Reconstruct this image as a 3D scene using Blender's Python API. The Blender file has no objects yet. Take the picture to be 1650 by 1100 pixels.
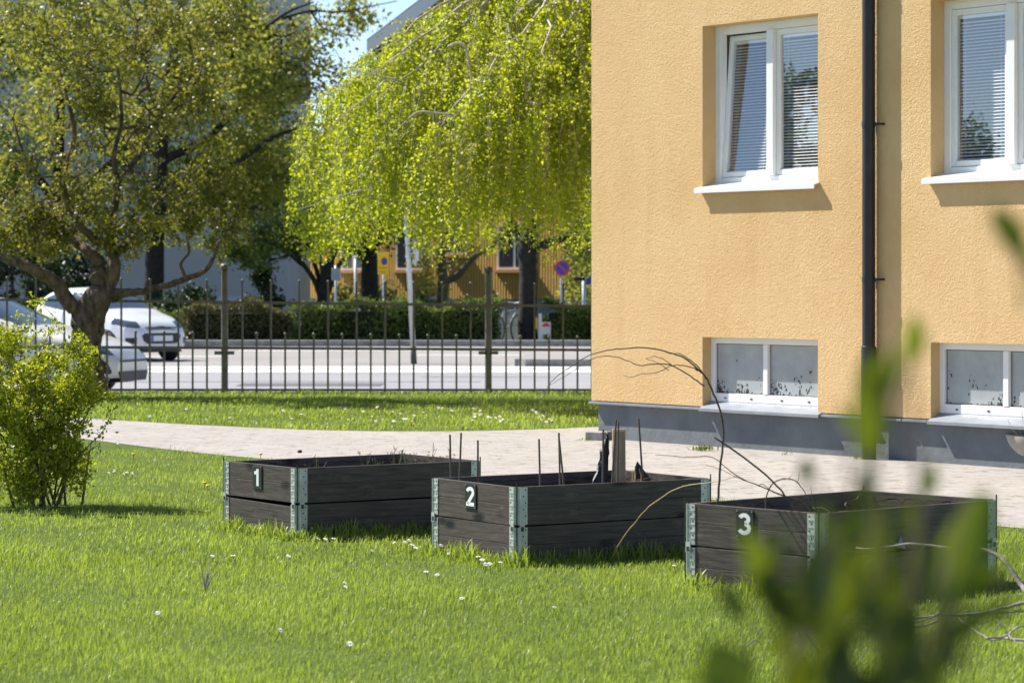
import bpy, math, random
import numpy as np
from mathutils import Vector, Matrix

R = math.radians
random.seed(7)
rng = np.random.default_rng(11)
scene = bpy.context.scene
COL = scene.collection
H = 1.44            # eye height
F = 4600.0          # focal length in photo pixels (1650 wide)
HY = 456.0          # horizon row


def at(px, py, D):
    """point at distance D seen at photo pixel (px, py) - used once, to survey the place"""
    return Vector(((px - 825.0) / F * D, D, H - (py - HY) / F * D))


def gnd(px, py):
    D = F * H / (py - HY)
    return ((px - 825.0) / F * D, D)


# ------------------------------------------------------------------ mesh helpers
class MB:
    def __init__(s):
        s.v, s.f, s.m = [], [], []

    def add(s, verts, faces, mi=0):
        b = len(s.v)
        s.v += [tuple(v) for v in verts]
        s.f += [tuple(b + i for i in f) for f in faces]
        s.m += [mi] * len(faces)

    def box(s, a, b, mi=0, mat=None):
        x0, y0, z0 = a
        x1, y1, z1 = b
        vs = [Vector(p) for p in ((x0, y0, z0), (x1, y0, z0), (x1, y1, z0), (x0, y1, z0),
                                  (x0, y0, z1), (x1, y0, z1), (x1, y1, z1), (x0, y1, z1))]
        if mat is not None:
            vs = [mat @ v for v in vs]
        s.add(vs, [(3, 2, 1, 0), (4, 5, 6, 7), (0, 1, 5, 4), (1, 2, 6, 5), (2, 3, 7, 6), (3, 0, 4, 7)], mi)

    def tube(s, pts, rad, n=6, mi=0, caps=True):
        pts = [Vector(p) for p in pts]
        if not hasattr(rad, '__len__'):
            rad = [rad] * len(pts)
        b = len(s.v)
        up = None
        for i, p in enumerate(pts):
            d = (pts[min(i + 1, len(pts) - 1)] - pts[max(i - 1, 0)])
            if d.length < 1e-9:
                d = Vector((0, 0, 1))
            d.normalize()
            if up is None:
                up = Vector((1, 0, 0)) if abs(d.x) < .8 else Vector((0, 1, 0))
            e1 = (up - d * up.dot(d))
            if e1.length < 1e-6:
                e1 = d.orthogonal()
            e1.normalize()
            up = e1
            e2 = d.cross(e1)
            for k in range(n):
                a = 2 * math.pi * k / n
                s.v.append(tuple(p + (e1 * math.cos(a) + e2 * math.sin(a)) * rad[i]))
        for i in range(len(pts) - 1):
            for k in range(n):
                k2 = (k + 1) % n
                s.f.append((b + i * n + k, b + i * n + k2, b + (i + 1) * n + k2, b + (i + 1) * n + k))
                s.m.append(mi)
        if caps:
            s.f.append(tuple(b + k for k in reversed(range(n)))); s.m.append(mi)
            e = b + (len(pts) - 1) * n
            s.f.append(tuple(e + k for k in range(n))); s.m.append(mi)

    def sphere(s, c, r, nu=8, nv=6, mi=0, sc=(1, 1, 1)):
        b = len(s.v)
        for j in range(nv + 1):
            t = math.pi * j / nv
            for i in range(nu):
                a = 2 * math.pi * i / nu
                s.v.append((c[0] + r * sc[0] * math.sin(t) * math.cos(a), c[1] + r * sc[1] * math.sin(t) * math.sin(a), c[2] + r * sc[2] * math.cos(t)))
        for j in range(nv):
            for i in range(nu):
                i2 = (i + 1) % nu
                s.f.append((b + j * nu + i, b + (j + 1) * nu + i, b + (j + 1) * nu + i2, b + j * nu + i2)); s.m.append(mi)

    def lathe(s, prof, n=24, c=(0, 0, 0), mi=0):
        b = len(s.v)
        for r, z in prof:
            for k in range(n):
                a = 2 * math.pi * k / n
                s.v.append((c[0] + r * math.cos(a), c[1] + r * math.sin(a), c[2] + z))
        for j in range(len(prof) - 1):
            for k in range(n):
                k2 = (k + 1) % n
                s.f.append((b + j * n + k, b + j * n + k2, b + (j + 1) * n + k2, b + (j + 1) * n + k)); s.m.append(mi)

    def build(s, name, mats, parent=None, smooth=False, loc=None, rotz=None, bevel=0):
        me = bpy.data.meshes.new(name)
        me.from_pydata(s.v, [], s.f)
        if not isinstance(mats, (list, tuple)):
            mats = [mats]
        for m in mats:
            me.materials.append(m)
        if len(mats) > 1:
            me.polygons.foreach_set('material_index', s.m)
        if smooth:
            me.polygons.foreach_set('use_smooth', [True] * len(me.polygons))
        me.update()
        o = bpy.data.objects.new(name, me)
        COL.objects.link(o)
        if parent:
            o.parent = parent
        if loc is not None:
            o.location = loc
        if rotz is not None:
            o.rotation_euler = (0, 0, rotz)
        if bevel:
            md = o.modifiers.new('bevel', 'BEVEL'); md.width = bevel; md.segments = 2; md.limit_method = 'ANGLE'
        return o


def np_mesh(name, verts, faces, mat, parent=None, tint=None, smooth=False):
    """verts (N,3), faces (M,k) all the same size"""
    me = bpy.data.meshes.new(name)
    N, (M, k) = len(verts), faces.shape
    me.vertices.add(N); me.vertices.foreach_set('co', verts.astype(np.float32).ravel())
    me.loops.add(M * k); me.loops.foreach_set('vertex_index', faces.astype(np.int32).ravel())
    me.polygons.add(M)
    me.polygons.foreach_set('loop_start', np.arange(0, M * k, k, dtype=np.int32))
    if smooth:
        me.polygons.foreach_set('use_smooth', np.ones(M, dtype=bool))
    if tint is not None:
        a = me.attributes.new('tint', 'FLOAT', 'POINT')
        a.data.foreach_set('value', tint.astype(np.float32))
    me.materials.append(mat)
    me.update(calc_edges=True)
    o = bpy.data.objects.new(name, me)
    COL.objects.link(o)
    if parent:
        o.parent = parent
    return o


def tag(o, label=None, cat=None, group=None, kind=None):
    if label: o['label'] = label
    if cat: o['category'] = cat
    if group: o['group'] = group
    if kind: o['kind'] = kind
    return o


def thing(name, label, cat, loc=(0, 0, 0), rotz=0, group=None):
    o = bpy.data.objects.new(name, None)
    COL.objects.link(o)
    o.location = loc; o.rotation_euler = (0, 0, rotz); o.empty_display_size = .2
    return tag(o, label, cat, group)


# ------------------------------------------------------------------ materials
def mat(name, col=(.5, .5, .5), rough=.6, metal=0, spec=.5, setup=None):
    m = bpy.data.materials.new(name); m.use_nodes = True
    nt = m.node_tree; p = nt.nodes['Principled BSDF']
    p.inputs['Base Color'].default_value = (*col, 1)
    p.inputs['Roughness'].default_value = rough
    p.inputs['Metallic'].default_value = metal
    p.inputs['Specular IOR Level'].default_value = spec
    if setup: setup(nt, p)
    return m


def nd(nt, t, **kw):
    n = nt.nodes.new(t)
    for k, v in kw.items():
        if k.startswith('i_'):
            n.inputs[k[2:].replace('_', ' ')].default_value = v
        else:
            setattr(n, k, v)
    return n


def ramp(nt, fac, stops, interp='LINEAR'):
    r = nt.nodes.new('ShaderNodeValToRGB'); r.color_ramp.interpolation = interp
    el = r.color_ramp.elements
    while len(el) < len(stops): el.new(.5)
    for e, (p, c) in zip(el, stops):
        e.position = p; e.color = (*c, 1) if len(c) == 3 else c
    nt.links.new(fac, r.inputs[0])
    return r.outputs[0]


def coords(nt, kind='Object', scale=(1, 1, 1), rot=(0, 0, 0)):
    tc = nt.nodes.new('ShaderNodeTexCoord'); mp = nt.nodes.new('ShaderNodeMapping')
    mp.inputs['Scale'].default_value = scale; mp.inputs['Rotation'].default_value = rot
    nt.links.new(tc.outputs[kind], mp.inputs[0])
    return mp.outputs[0]


def noise(nt, vec, scale, detail=4, rough=.5, dist=0):
    n = nd(nt, 'ShaderNodeTexNoise'); n.inputs['Scale'].default_value = scale
    n.inputs['Detail'].default_value = detail; n.inputs['Roughness'].default_value = rough
    n.inputs['Distortion'].default_value = dist
    nt.links.new(vec, n.inputs['Vector'])
    return n.outputs['Fac']


def mixc(nt, fac, a, b, blend='MIX'):
    m = nt.nodes.new('ShaderNodeMix'); m.data_type = 'RGBA'; m.blend_type = blend
    for s, v in ((m.inputs[0], fac), (m.inputs[6], a), (m.inputs[7], b)):
        if hasattr(v, 'links'): nt.links.new(v, s)
        elif hasattr(v, '__len__'): s.default_value = (*v, 1)
        else: s.default_value = v
    return m.outputs[2]


def bump(nt, p, hgt, dist=.01, strength=1):
    b = nt.nodes.new('ShaderNodeBump'); b.inputs['Distance'].default_value = dist; b.inputs['Strength'].default_value = strength
    nt.links.new(hgt, b.inputs['Height']); nt.links.new(b.outputs[0], p.inputs['Normal'])


def varied(name, c1, c2, scale=8, rough=.6, bdist=.002, bscale=40, metal=0, kind='Object', sc=(1, 1, 1), spec=.5):
    def su(nt, p):
        v = coords(nt, kind, sc)
        n = noise(nt, v, scale, 6, .6)
        nt.links.new(ramp(nt, n, [(.32, c1), (.68, c2)]), p.inputs['Base Color'])
        if bdist: bump(nt, p, noise(nt, v, bscale, 4), bdist)
    return mat(name, c1, rough, metal, spec, su)


def leaf_mat(name, lo, hi, tr, tfac=.45, rough=.45, spec=.4, straw=None):
    m = bpy.data.materials.new(name); m.use_nodes = True
    nt = m.node_tree; p = nt.nodes['Principled BSDF']; out = nt.nodes['Material Output']
    a = nd(nt, 'ShaderNodeAttribute', attribute_name='tint')
    c = ramp(nt, a.outputs['Fac'], [(0, lo), (1, hi)] if not straw else [(0, lo), (.86, hi), (.93, straw)])
    nt.links.new(c, p.inputs['Base Color']); p.inputs['Roughness'].default_value = rough; p.inputs['Specular IOR Level'].default_value = spec
    t = nd(nt, 'ShaderNodeBsdfTranslucent')
    k = .55
    c2 = ramp(nt, a.outputs['Fac'], [(0, tuple(x * k for x in tr)), (1, tr)])
    nt.links.new(c2, t.inputs['Color'])
    mx = nd(nt, 'ShaderNodeMixShader'); mx.inputs[0].default_value = tfac
    nt.links.new(p.outputs[0], mx.inputs[1]); nt.links.new(t.outputs[0], mx.inputs[2]); nt.links.new(mx.outputs[0], out.inputs[0])
    return m


def glass_mat(name, ior=1.7, tint=(1, 1, 1), rough=0.0):
    m = bpy.data.materials.new(name); m.use_nodes = True
    nt = m.node_tree; out = nt.nodes['Material Output']; nt.nodes.remove(nt.nodes['Principled BSDF'])
    lw = nd(nt, 'ShaderNodeLayerWeight'); lw.inputs['Blend'].default_value = .5
    fr = ramp(nt, lw.outputs['Facing'], [(0, (ior, ior, ior)), (.4, (ior * 1.35,) * 3), (.75, (ior * 2.4,) * 3), (1, (1, 1, 1))])
    tr = nd(nt, 'ShaderNodeBsdfTransparent'); tr.inputs[0].default_value = (*tint, 1)
    gl = nd(nt, 'ShaderNodeBsdfGlossy'); gl.inputs['Roughness'].default_value = rough
    mx = nd(nt, 'ShaderNodeMixShader')
    nt.links.new(fr, mx.inputs[0]); nt.links.new(tr.outputs[0], mx.inputs[1]); nt.links.new(gl.outputs[0], mx.inputs[2])
    nt.links.new(mx.outputs[0], out.inputs[0])
    return m


def stucco_setup(nt, p):
    v = coords(nt)
    big = noise(nt, v, .7, 5, .6)
    mid = noise(nt, v, 9, 4, .6)
    c = ramp(nt, big, [(.28, (.62, .375, .15)), (.5, (.70, .47, .225)), (.74, (.75, .53, .28))])
    c = mixc(nt, .35, c, ramp(nt, mid, [(.3, (.62, .415, .20)), (.7, (.73, .515, .275))]))
    # rain-streak staining that belongs to the plaster
    vs = coords(nt, 'Object', (2.3, 2.3, .16))
    st = noise(nt, vs, 1.6, 4, .6)
    c = mixc(nt, ramp(nt, st, [(.54, (0, 0, 0)), (.78, (.32, .32, .32))]), c, (.56, .345, .15))
    nt.links.new(c, p.inputs['Base Color'])
    n1 = nd(nt, 'ShaderNodeTexNoise'); n1.inputs['Scale'].default_value = 40; n1.inputs['Detail'].default_value = 5
    n1.inputs['Roughness'].default_value = .62; n1.inputs['Distortion'].default_value = 1.2
    nt.links.new(v, n1.inputs['Vector'])
    h = ramp(nt, n1.outputs['Fac'], [(.36, (0, 0, 0)), (.62, (1, 1, 1))])
    bump(nt, p, h, .010, .5)


def wood_setup(lo, hi, knot, gs=(1.6, 22, 22)):
    def su(nt, p):
        oi = nd(nt, 'ShaderNodeObjectInfo')
        tc = nt.nodes.new('ShaderNodeTexCoord')
        ad = nd(nt, 'ShaderNodeVectorMath', operation='ADD')
        ml = nd(nt, 'ShaderNodeVectorMath', operation='SCALE'); ml.inputs['Scale'].default_value = 37.0
        cb = nd(nt, 'ShaderNodeCombineXYZ')
        nt.links.new(oi.outputs['Random'], cb.inputs[0]); nt.links.new(oi.outputs['Random'], cb.inputs[2])
        nt.links.new(cb.outputs[0], ml.inputs[0])
        nt.links.new(tc.outputs['Object'], ad.inputs[0]); nt.links.new(ml.outputs[0], ad.inputs[1])
        mp = nt.nodes.new('ShaderNodeMapping'); mp.inputs['Scale'].default_value = gs
        nt.links.new(ad.outputs[0], mp.inputs[0])
        g = noise(nt, mp.outputs[0], 3.0, 6, .65, .6)
        c = ramp(nt, g, [(.3, lo), (.7, hi)])
        mp2 = nt.nodes.new('ShaderNodeMapping'); mp2.inputs['Scale'].default_value = (3.4, 0.0, 6.5)
        nt.links.new(ad.outputs[0], mp2.inputs[0])
        vo = nd(nt, 'ShaderNodeTexVoronoi'); vo.inputs['Scale'].default_value = 1.0
        nt.links.new(mp2.outputs[0], vo.inputs['Vector'])
        kf = ramp(nt, vo.outputs['Distance'], [(.08, (1, 1, 1)), (.24, (0, 0, 0))])
        c = mixc(nt, kf, c, knot)
        wear = noise(nt, mp2.outputs[0], 2.2, 5, .7)
        c = mixc(nt, ramp(nt, wear, [(.58, (0, 0, 0)), (.78, (.55, .55, .55))]), c, tuple(min(1, x * 2.2) for x in hi))
        nt.links.new(c, p.inputs['Base Color'])
        bump(nt, p, g, .0025, .8)
    return su


M = {}
M['stucco'] = mat('ochre_stucco', (.66, .4, .16), .95, spec=.15, setup=stucco_setup)
M['plinth'] = varied('grey_plinth_plaster', (.125, .14, .15), (.18, .195, .205), 3, .85, .006, 14, spec=.3)
M['white_paint'] = varied('white_window_paint', (.76, .76, .76), (.82, .82, .81), 4, .35, 0)
M['sill_white'] = varied('white_sill_sheet', (.74, .75, .76), (.8, .8, .8), 3, .35, 0)
M['ledge'] = varied('grey_sheet_metal', (.2, .22, .25), (.27, .29, .32), 5, .45, 0, metal=.0)
M['blind'] = mat('blind_slat', (.72, .73, .73), .4)
M['glass'] = glass_mat('window_glass', .16)
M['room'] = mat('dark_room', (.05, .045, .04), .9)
M['pipe'] = varied('black_pipe_paint', (.012, .012, .013), (.022, .022, .023), 8, .5, .0005, 20)
M['gasket'] = mat('dark_gasket', (.02, .02, .02), .6)


def frost_setup(nt, p):
    v = coords(nt)
    sx = nd(nt, 'ShaderNodeSeparateXYZ'); nt.links.new(v, sx.inputs[0])
    oi = nd(nt, 'ShaderNodeObjectInfo'); ad = nd(nt, 'ShaderNodeVectorMath', operation='ADD'); cb = nd(nt, 'ShaderNodeCombineXYZ')
    m9 = nd(nt, 'ShaderNodeMath', operation='MULTIPLY'); m9.inputs[1].default_value = 31.0
    nt.links.new(oi.outputs['Random'], m9.inputs[0]); nt.links.new(m9.outputs[0], cb.inputs[0]); nt.links.new(m9.outputs[0], cb.inputs[1])
    nt.links.new(v, ad.inputs[0]); nt.links.new(cb.outputs[0], ad.inputs[1]); v = ad.outputs[0]
    mpv = nt.nodes.new('ShaderNodeMapping'); mpv.inputs['Scale'].default_value = (1, 1, .6)
    nw = nd(nt, 'ShaderNodeTexNoise'); nw.inputs['Scale'].default_value = 40; nt.links.new(v, nw.inputs['Vector'])
    mv = nd(nt, 'ShaderNodeVectorMath', operation='MULTIPLY_ADD'); mv.inputs[1].default_value = (.03, .03, .03); nt.links.new(nw.outputs['Color'], mv.inputs[0]); nt.links.new(v, mv.inputs[2])
    nt.links.new(mv.outputs[0], mpv.inputs[0])
    vo = nd(nt, 'ShaderNodeTexVoronoi'); vo.inputs['Scale'].default_value = 62; nt.links.new(mpv.outputs[0], vo.inputs['Vector'])
    sc_ = nd(nt, 'ShaderNodeSeparateColor'); nt.links.new(vo.outputs['Color'], sc_.inputs[0])
    n0 = noise(nt, v, 5.0, 3, .6)
    mh = nd(nt, 'ShaderNodeMath', operation='MULTIPLY_ADD'); mh.inputs[1].default_value = 2.6; mh.inputs[2].default_value = -.5
    nt.links.new(sx.outputs[2], mh.inputs[0])
    a1 = nd(nt, 'ShaderNodeMath', operation='MULTIPLY_ADD'); a1.inputs[1].default_value = 2.3
    nt.links.new(n0, a1.inputs[0]); nt.links.new(mh.outputs[0], a1.inputs[2])
    gt = nd(nt, 'ShaderNodeMath', operation='GREATER_THAN'); nt.links.new(sc_.outputs[0], gt.inputs[0]); nt.links.new(a1.outputs[0], gt.inputs[1])
    cl = noise(nt, v, 5, 4, .6)
    film = ramp(nt, cl, [(.3, (.31, .335, .35)), (.7, (.40, .425, .44))])
    c = mixc(nt, gt.outputs[0], film, (.03, .03, .032))
    nt.links.new(c, p.inputs['Base Color'])


M['frost'] = mat('frosted_film_glass', (.25, .27, .28), .16, spec=.6, setup=frost_setup)
M['board'] = mat('black_stained_board', (.03, .03, .03), .55, spec=.28, setup=wood_setup((.038, .031, .026), (.106, .088, .073), (.007, .006, .005)))
M['zinc'] = varied('galvanised_hinge', (.42, .45, .42), (.58, .60, .56), 25, .38, .001, 60, metal=.35)
M['zinc_dark'] = mat('hinge_dark_pin_hole', (.02, .03, .025), .6)  # dark pins, and dark dots standing for hinge holes and clip slots
M['rod'] = varied('rusty_rod', (.10, .075, .06), (.17, .125, .095), 60, .8, .001, 90)
M['liner'] = varied('black_plastic_liner', (.008, .008, .009), (.02, .02, .022), 10, .5, .01, 18)
M['soil'] = varied('dark_soil', (.018, .013, .009), (.05, .036, .024), 22, .95, .02, 30)
M['plate_black'] = mat('black_number_plate', (.018, .019, .018), .35)
M['digit_white'] = mat('white_digit', (.78, .79, .78), .5)
M['stake'] = mat('weathered_stake', (.25, .2, .15), .8, setup=wood_setup((.27, .185, .115), (.46, .33, .21), (.11, .075, .045), (22, 22, 1.6)))
M['twig'] = varied('brown_twig', (.075, .05, .035), (.14, .1, .07), 40, .7, .002, 90)
M['twig_tan'] = varied('tan_twig', (.34, .25, .13), (.46, .35, .19), 30, .6, .001, 90)
M['twig_grey'] = varied('grey_dead_twig', (.2, .175, .145), (.38, .34, .29), 40, .8, .002, 90)
M['bark'] = varied('gnarled_bark', (.03, .02, .014), (.2, .145, .10), 13, .9, .045, 16, sc=(1, 1, .4))
M['bark_dark'] = varied('shade_dark_bark', (.010, .009, .008), (.03, .026, .022), 9, .9, .02, 16)  # bark colour darkened to carry the shade on the far trunks
M['bark_olive'] = varied('olive_bark', (.06, .05, .035), (.12, .1, .07), 9, .9, .02, 16)
M['bark_pale'] = varied('pale_birch_bark', (.28, .24, .2), (.52, .46, .4), 12, .7, .004, 40)
M['fence'] = varied('bronze_fence_paint', (.10, .088, .072), (.17, .15, .125), 14, .5, .001, 60, metal=.2)
M['leaf_birch'] = leaf_mat('birch_leaf', (.2, .25, .014), (.45, .50, .035), (.72, .80, .025), .5)
M['leaf_haw'] = leaf_mat('hawthorn_leaf', (.045, .055, .018), (.315, .305, .06), (.45, .45, .04), .4)
M['leaf_far'] = leaf_mat('lime_leaf', (.13, .14, .03), (.36, .37, .08), (.52, .53, .065), .48)
M['leaf_dark'] = leaf_mat('evergreen_leaf', (.012, .022, .008), (.035, .06, .016), (.04, .08, .01), .25)
M['leaf_mid'] = leaf_mat('shrub_leaf', (.045, .075, .02), (.17, .22, .05), (.24, .32, .03), .4)
M['leaf_hedge'] = leaf_mat('hedge_leaf', (.055, .08, .018), (.19, .25, .055), (.22, .3, .035), .36)
M['leaf_hedge_brown'] = leaf_mat('brown_hedge_leaf', (.07, .065, .025), (.19, .18, .065), (.19, .19, .045), .32)
M['leaf_bush'] = leaf_mat('spring_bush_leaf', (.15, .19, .014), (.42, .45, .035), (.6, .66, .02), .45)
M['leaf_near'] = leaf_mat('near_leaf', (.02, .038, .006), (.14, .18, .014), (.26, .34, .009), .38)
M['grass'] = leaf_mat('grass_blade', (.105, .17, .018), (.375, .45, .105), (.48, .61, .06), .43, .42, .3, (.46, .4, .17))
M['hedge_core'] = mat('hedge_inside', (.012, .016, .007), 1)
M['petal'] = mat('daisy_petal', (.85, .85, .83), .6)
M['yolk'] = mat('daisy_disc', (.75, .5, .03), .7)
M['dandelion'] = mat('dandelion_yellow', (.8, .5, .02), .7)


def lawn_setup(nt, p):
    v = coords(nt)
    a = noise(nt, v, 1.1, 5, .6); b = noise(nt, v, 45, 4, .7)
    c = mixc(nt, .5, ramp(nt, a, [(.3, (.08, .12, .022)), (.7, (.15, .2, .04))]), ramp(nt, b, [(.3, (.04, .06, .015)), (.7, (.14, .2, .045))]))
    nt.links.new(c, p.inputs['Base Color']); bump(nt, p, b, .02)


def paving_setup(nt, p):
    v = coords(nt, 'Object', (1, 1, 1), (0, 0, R(-3)))
    br = nd(nt, 'ShaderNodeTexBrick')
    br.offset = .5
    for k, x in (('Scale', 1.0), ('Mortar Size', .004), ('Mortar Smooth', .15), ('Brick Width', .21), ('Row Height', .105), ('Bias', 0.0)):
        br.inputs[k].default_value = x
    br.inputs['Color1'].default_value = (.375, .35, .325, 1); br.inputs['Color2'].default_value = (.415, .39, .365, 1)
    br.inputs['Mortar'].default_value = (.375, .335, .305, 1)
    nt.links.new(v, br.inputs['Vector'])
    n = noise(nt, v, .9, 5, .65)
    c = mixc(nt, .5, br.outputs['Color'], ramp(nt, n, [(.3, (.70, .70, .69)), (.7, (1, 1, .99))]), 'MULTIPLY')
    n2 = noise(nt, v, 60, 3, .6)
    c = mixc(nt, .35, c, ramp(nt, n2, [(.3, (.55, .55, .55)), (.65, (1, 1, 1))]), 'MULTIPLY')
    v3 = coords(nt, 'Object', (6.0, 5.2, 1), (0, 0, R(-3)))
    n3 = noise(nt, v3, 1.15, 4, .75)
    c = mixc(nt, ramp(nt, n3, [(.53, (0, 0, 0)), (.62, (.85, .85, .85))]), c, (.20, .175, .15))
    nt.links.new(c, p.inputs['Base Color'])
    iv = nd(nt, 'ShaderNodeMath', operation='SUBTRACT'); iv.inputs[0].default_value = 1
    nt.links.new(br.outputs['Fac'], iv.inputs[1])
    bump(nt, p, iv.outputs[0], .0015)


M['lawn'] = mat('lawn_soil', (.08, .12, .03), 1, spec=.1, setup=lawn_setup)
M['paving'] = mat('beige_pavers', (.42, .37, .34), .85, spec=.25, setup=paving_setup)


def asphalt(name, c1, c2):
    def su(nt, p):
        v = coords(nt)
        a = noise(nt, v, .35, 5, .6); b = noise(nt, v, 40, 3, .7)
        c = mixc(nt, .4, ramp(nt, a, [(.3, c1), (.7, c2)]), ramp(nt, b, [(.3, tuple(x * .75 for x in c1)), (.7, tuple(x * 1.15 for x in c2))]))
        nt.links.new(c, p.inputs['Base Color']); bump(nt, p, b, .004)
    return mat(name, c1, .9, spec=.3, setup=su)


M['asphalt'] = asphalt('pale_asphalt', (.245, .24, .255), (.31, .305, .32))
M['asphalt2'] = asphalt('warm_asphalt', (.245, .23, .22), (.32, .30, .285))
M['roadline'] = varied('worn_white_line', (.55, .55, .55), (.74, .74, .73), 6, .7, 0)
M['kerb'] = varied('granite_kerb', (.2, .19, .18), (.4, .38, .36), 7, .9, .006, 40)
M['footpath'] = asphalt('grey_footpath', (.1, .105, .12), (.15, .155, .17))

# ------------------------------------------------------------------ camera, sun, sky
cam = bpy.data.cameras.new('camera'); co = bpy.data.objects.new('camera', cam); COL.objects.link(co)
co.location = (0, 0, H); co.rotation_euler = (R(90), 0, 0)
cam.sensor_width = 36; cam.lens = 36 * F / 1650; cam.shift_y = -(550 - HY) / 1650
cam.clip_start = .05; cam.clip_end = 3000
cam.dof.use_dof = True; cam.dof.focus_distance = 17.0; cam.dof.aperture_fstop = (cam.lens / 1000) / .0165
scene.camera = co
SUN = Vector((-.77, .50, 1.0)).normalized()
sl = bpy.data.lights.new('sun', 'SUN'); sl.energy = 5.0; sl.angle = R(.53); sl.color = (1, .955, .88)
so = bpy.data.objects.new('sun', sl); COL.objects.link(so); so.location = (-20, 10, 30)
so.rotation_euler = SUN.to_track_quat('Z', 'Y').to_euler()
w = bpy.data.worlds.new('World'); scene.world = w; w.use_nodes = True
sky = w.node_tree.nodes.new('ShaderNodeTexSky'); sky.sky_type = 'NISHITA'; sky.sun_disc = False
sky.sun_elevation = math.asin(SUN.z); sky.sun_rotation = math.atan2(SUN.x, SUN.y) % (2 * math.pi)
sky.altitude = 2500; sky.air_density = .85; sky.dust_density = 0.0; sky.ozone_density = 1.6
bg = w.node_tree.nodes['Background']; bg.inputs[1].default_value = .10
hs = w.node_tree.nodes.new('ShaderNodeHueSaturation'); hs.inputs['Saturation'].default_value = .9
w.node_tree.links.new(sky.outputs[0], hs.inputs['Color']); w.node_tree.links.new(hs.outputs[0], bg.inputs[0])
scene.view_settings.view_transform = 'Standard'; scene.view_settings.look = 'None'
scene.view_settings.exposure = .93; scene.view_settings.gamma = 1

# ------------------------------------------------------------------ the ground
b = MB()
prof = [(-60, 0), (20, 0), (37.93, 0), (37.95, -.13), (58, -.13), (65.2, -.01), (66, 0), (69, 0), (73, -.4), (160, -.4), (900, -.4)]
for y, z in prof:
    b.v += [(-500, y, z), (500, y, z)]
for i in range(len(prof) - 1):
    b.f.append((2 * i, 2 * i + 1, 2 * i + 3, 2 * i + 2)); b.m.append(0)
tag(b.build('lawn', M['lawn']), kind='structure')

UP = [(-400, 662), (-60, 668), (100, 672), (200, 678), (300, 684), (400, 689), (500, 693), (600, 695), (700, 695.5), (800, 694), (900, 691), (985, 687)]
LO = [(-400, 690), (-60, 696), (60, 700), (130, 707), (250, 722), (340, 732), (450, 742), (600, 756), (770, 771), (950, 787), (1150, 806), (1400, 829), (1650, 852), (1900, 878)]
up = [gnd(*p) for p in UP]; lo = [gnd(*p) for p in LO]
B0 = Vector((.736, 26.46, 0)); BW = Vector((.5835, -.8121, 0)); BI = Vector((.8121, .5835, 0))
wallpts = [B0 + BW * s + BI * .3 for s in (9, 0.2)]
poly = up + [(wallpts[1].x, wallpts[1].y), (wallpts[0].x, wallpts[0].y)] + lo[::-1]
PATH = poly
b = MB(); b.v = [(x, y, .004) for x, y in poly]; b.f = [tuple(reversed(range(len(poly))))]; b.m = [0]
pth = b.build('path', M['paving']); tag(pth, kind='structure')


def sheet(name, x0, x1, y0, y1, z, m):
    b = MB(); b.add([(x0, y0, z), (x1, y0, z), (x1, y1, z), (x0, y1, z)], [(0, 1, 2, 3)])
    return tag(b.build(name, m), kind='structure')


def road_z(y): return -.126 + .12 * max(0.0, min(1.0, (y - 58) / 7.2))


def road_strip(b, x0, x1, ys, dz):
    for y0, y1 in zip(ys[:-1], ys[1:]):
        b.add([(x0, y0, road_z(y0) + dz), (x1, y0, road_z(y0) + dz), (x1, y1, road_z(y1) + dz), (x0, y1, road_z(y1) + dz)], [(0, 1, 2, 3)])


b = MB(); road_strip(b, -120, 120, [37.96, 58, 65.2], 0); tag(b.build('road', M['asphalt']), kind='structure')
b = MB(); road_strip(b, -120, 120, [52.6, 58, 65.2], .004); tag(b.build('parking_lane', M['asphalt2']), kind='structure')
b = MB()
road_strip(b, -120, 120, [49.7, 51.7], .008); road_strip(b, -120, 120, [52.2, 53.4], .008)
for x, y, l in ((-10.5, 56.5, 4.4), (-15, 59.5, 9), (-2, 60.2, 6), (-6, 62.5, 7)):
    road_strip(b, x, x + l, [y, y + .28], .008)
# tar-sealed cracks and a patch
tag(b.build('road_markings', M['roadline']), kind='structure')
b = MB()
for x, y, l in ((-8, 45.2, 7.5), (-3.2, 55.1, 5), (-1.5, 47.6, 2.2)):
    road_strip(b, x, x + l, [y, y + .12], .006)
road_strip(b, -4.2, -2.0, [43.4, 44.6], .006)
tag(b.build('tar_patches', M['footpath']), kind='structure')
b = MB(); b.box((-120, 65.2, 0), (120, 65.45, .13), 0); b.box((-120, 65.45, 0), (120, 66.3, .125), 1)
tag(b.build('pavement', [M['kerb'], M['footpath']]), kind='structure')
# traffic island right of the gate post
b = MB(); isl = [(.25, 53.5), (.05, 53.9), (.1, 56), (.5, 58.5), (30, 58.5), (30, 53.5)]
n = len(isl)
b.v = [(x, y, -.2) for x, y in isl] + [(x, y, .012) for x, y in isl]
b.f = [tuple(n + i for i in reversed(range(n)))] + [((i + 1) % n, i, n + i, n + (i + 1) % n) for i in range(n)]
b.m = [1] + [0] * n
isl_o = b.build('traffic_island', [M['kerb'], M['asphalt2']]); tag(isl_o, kind='structure')


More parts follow.
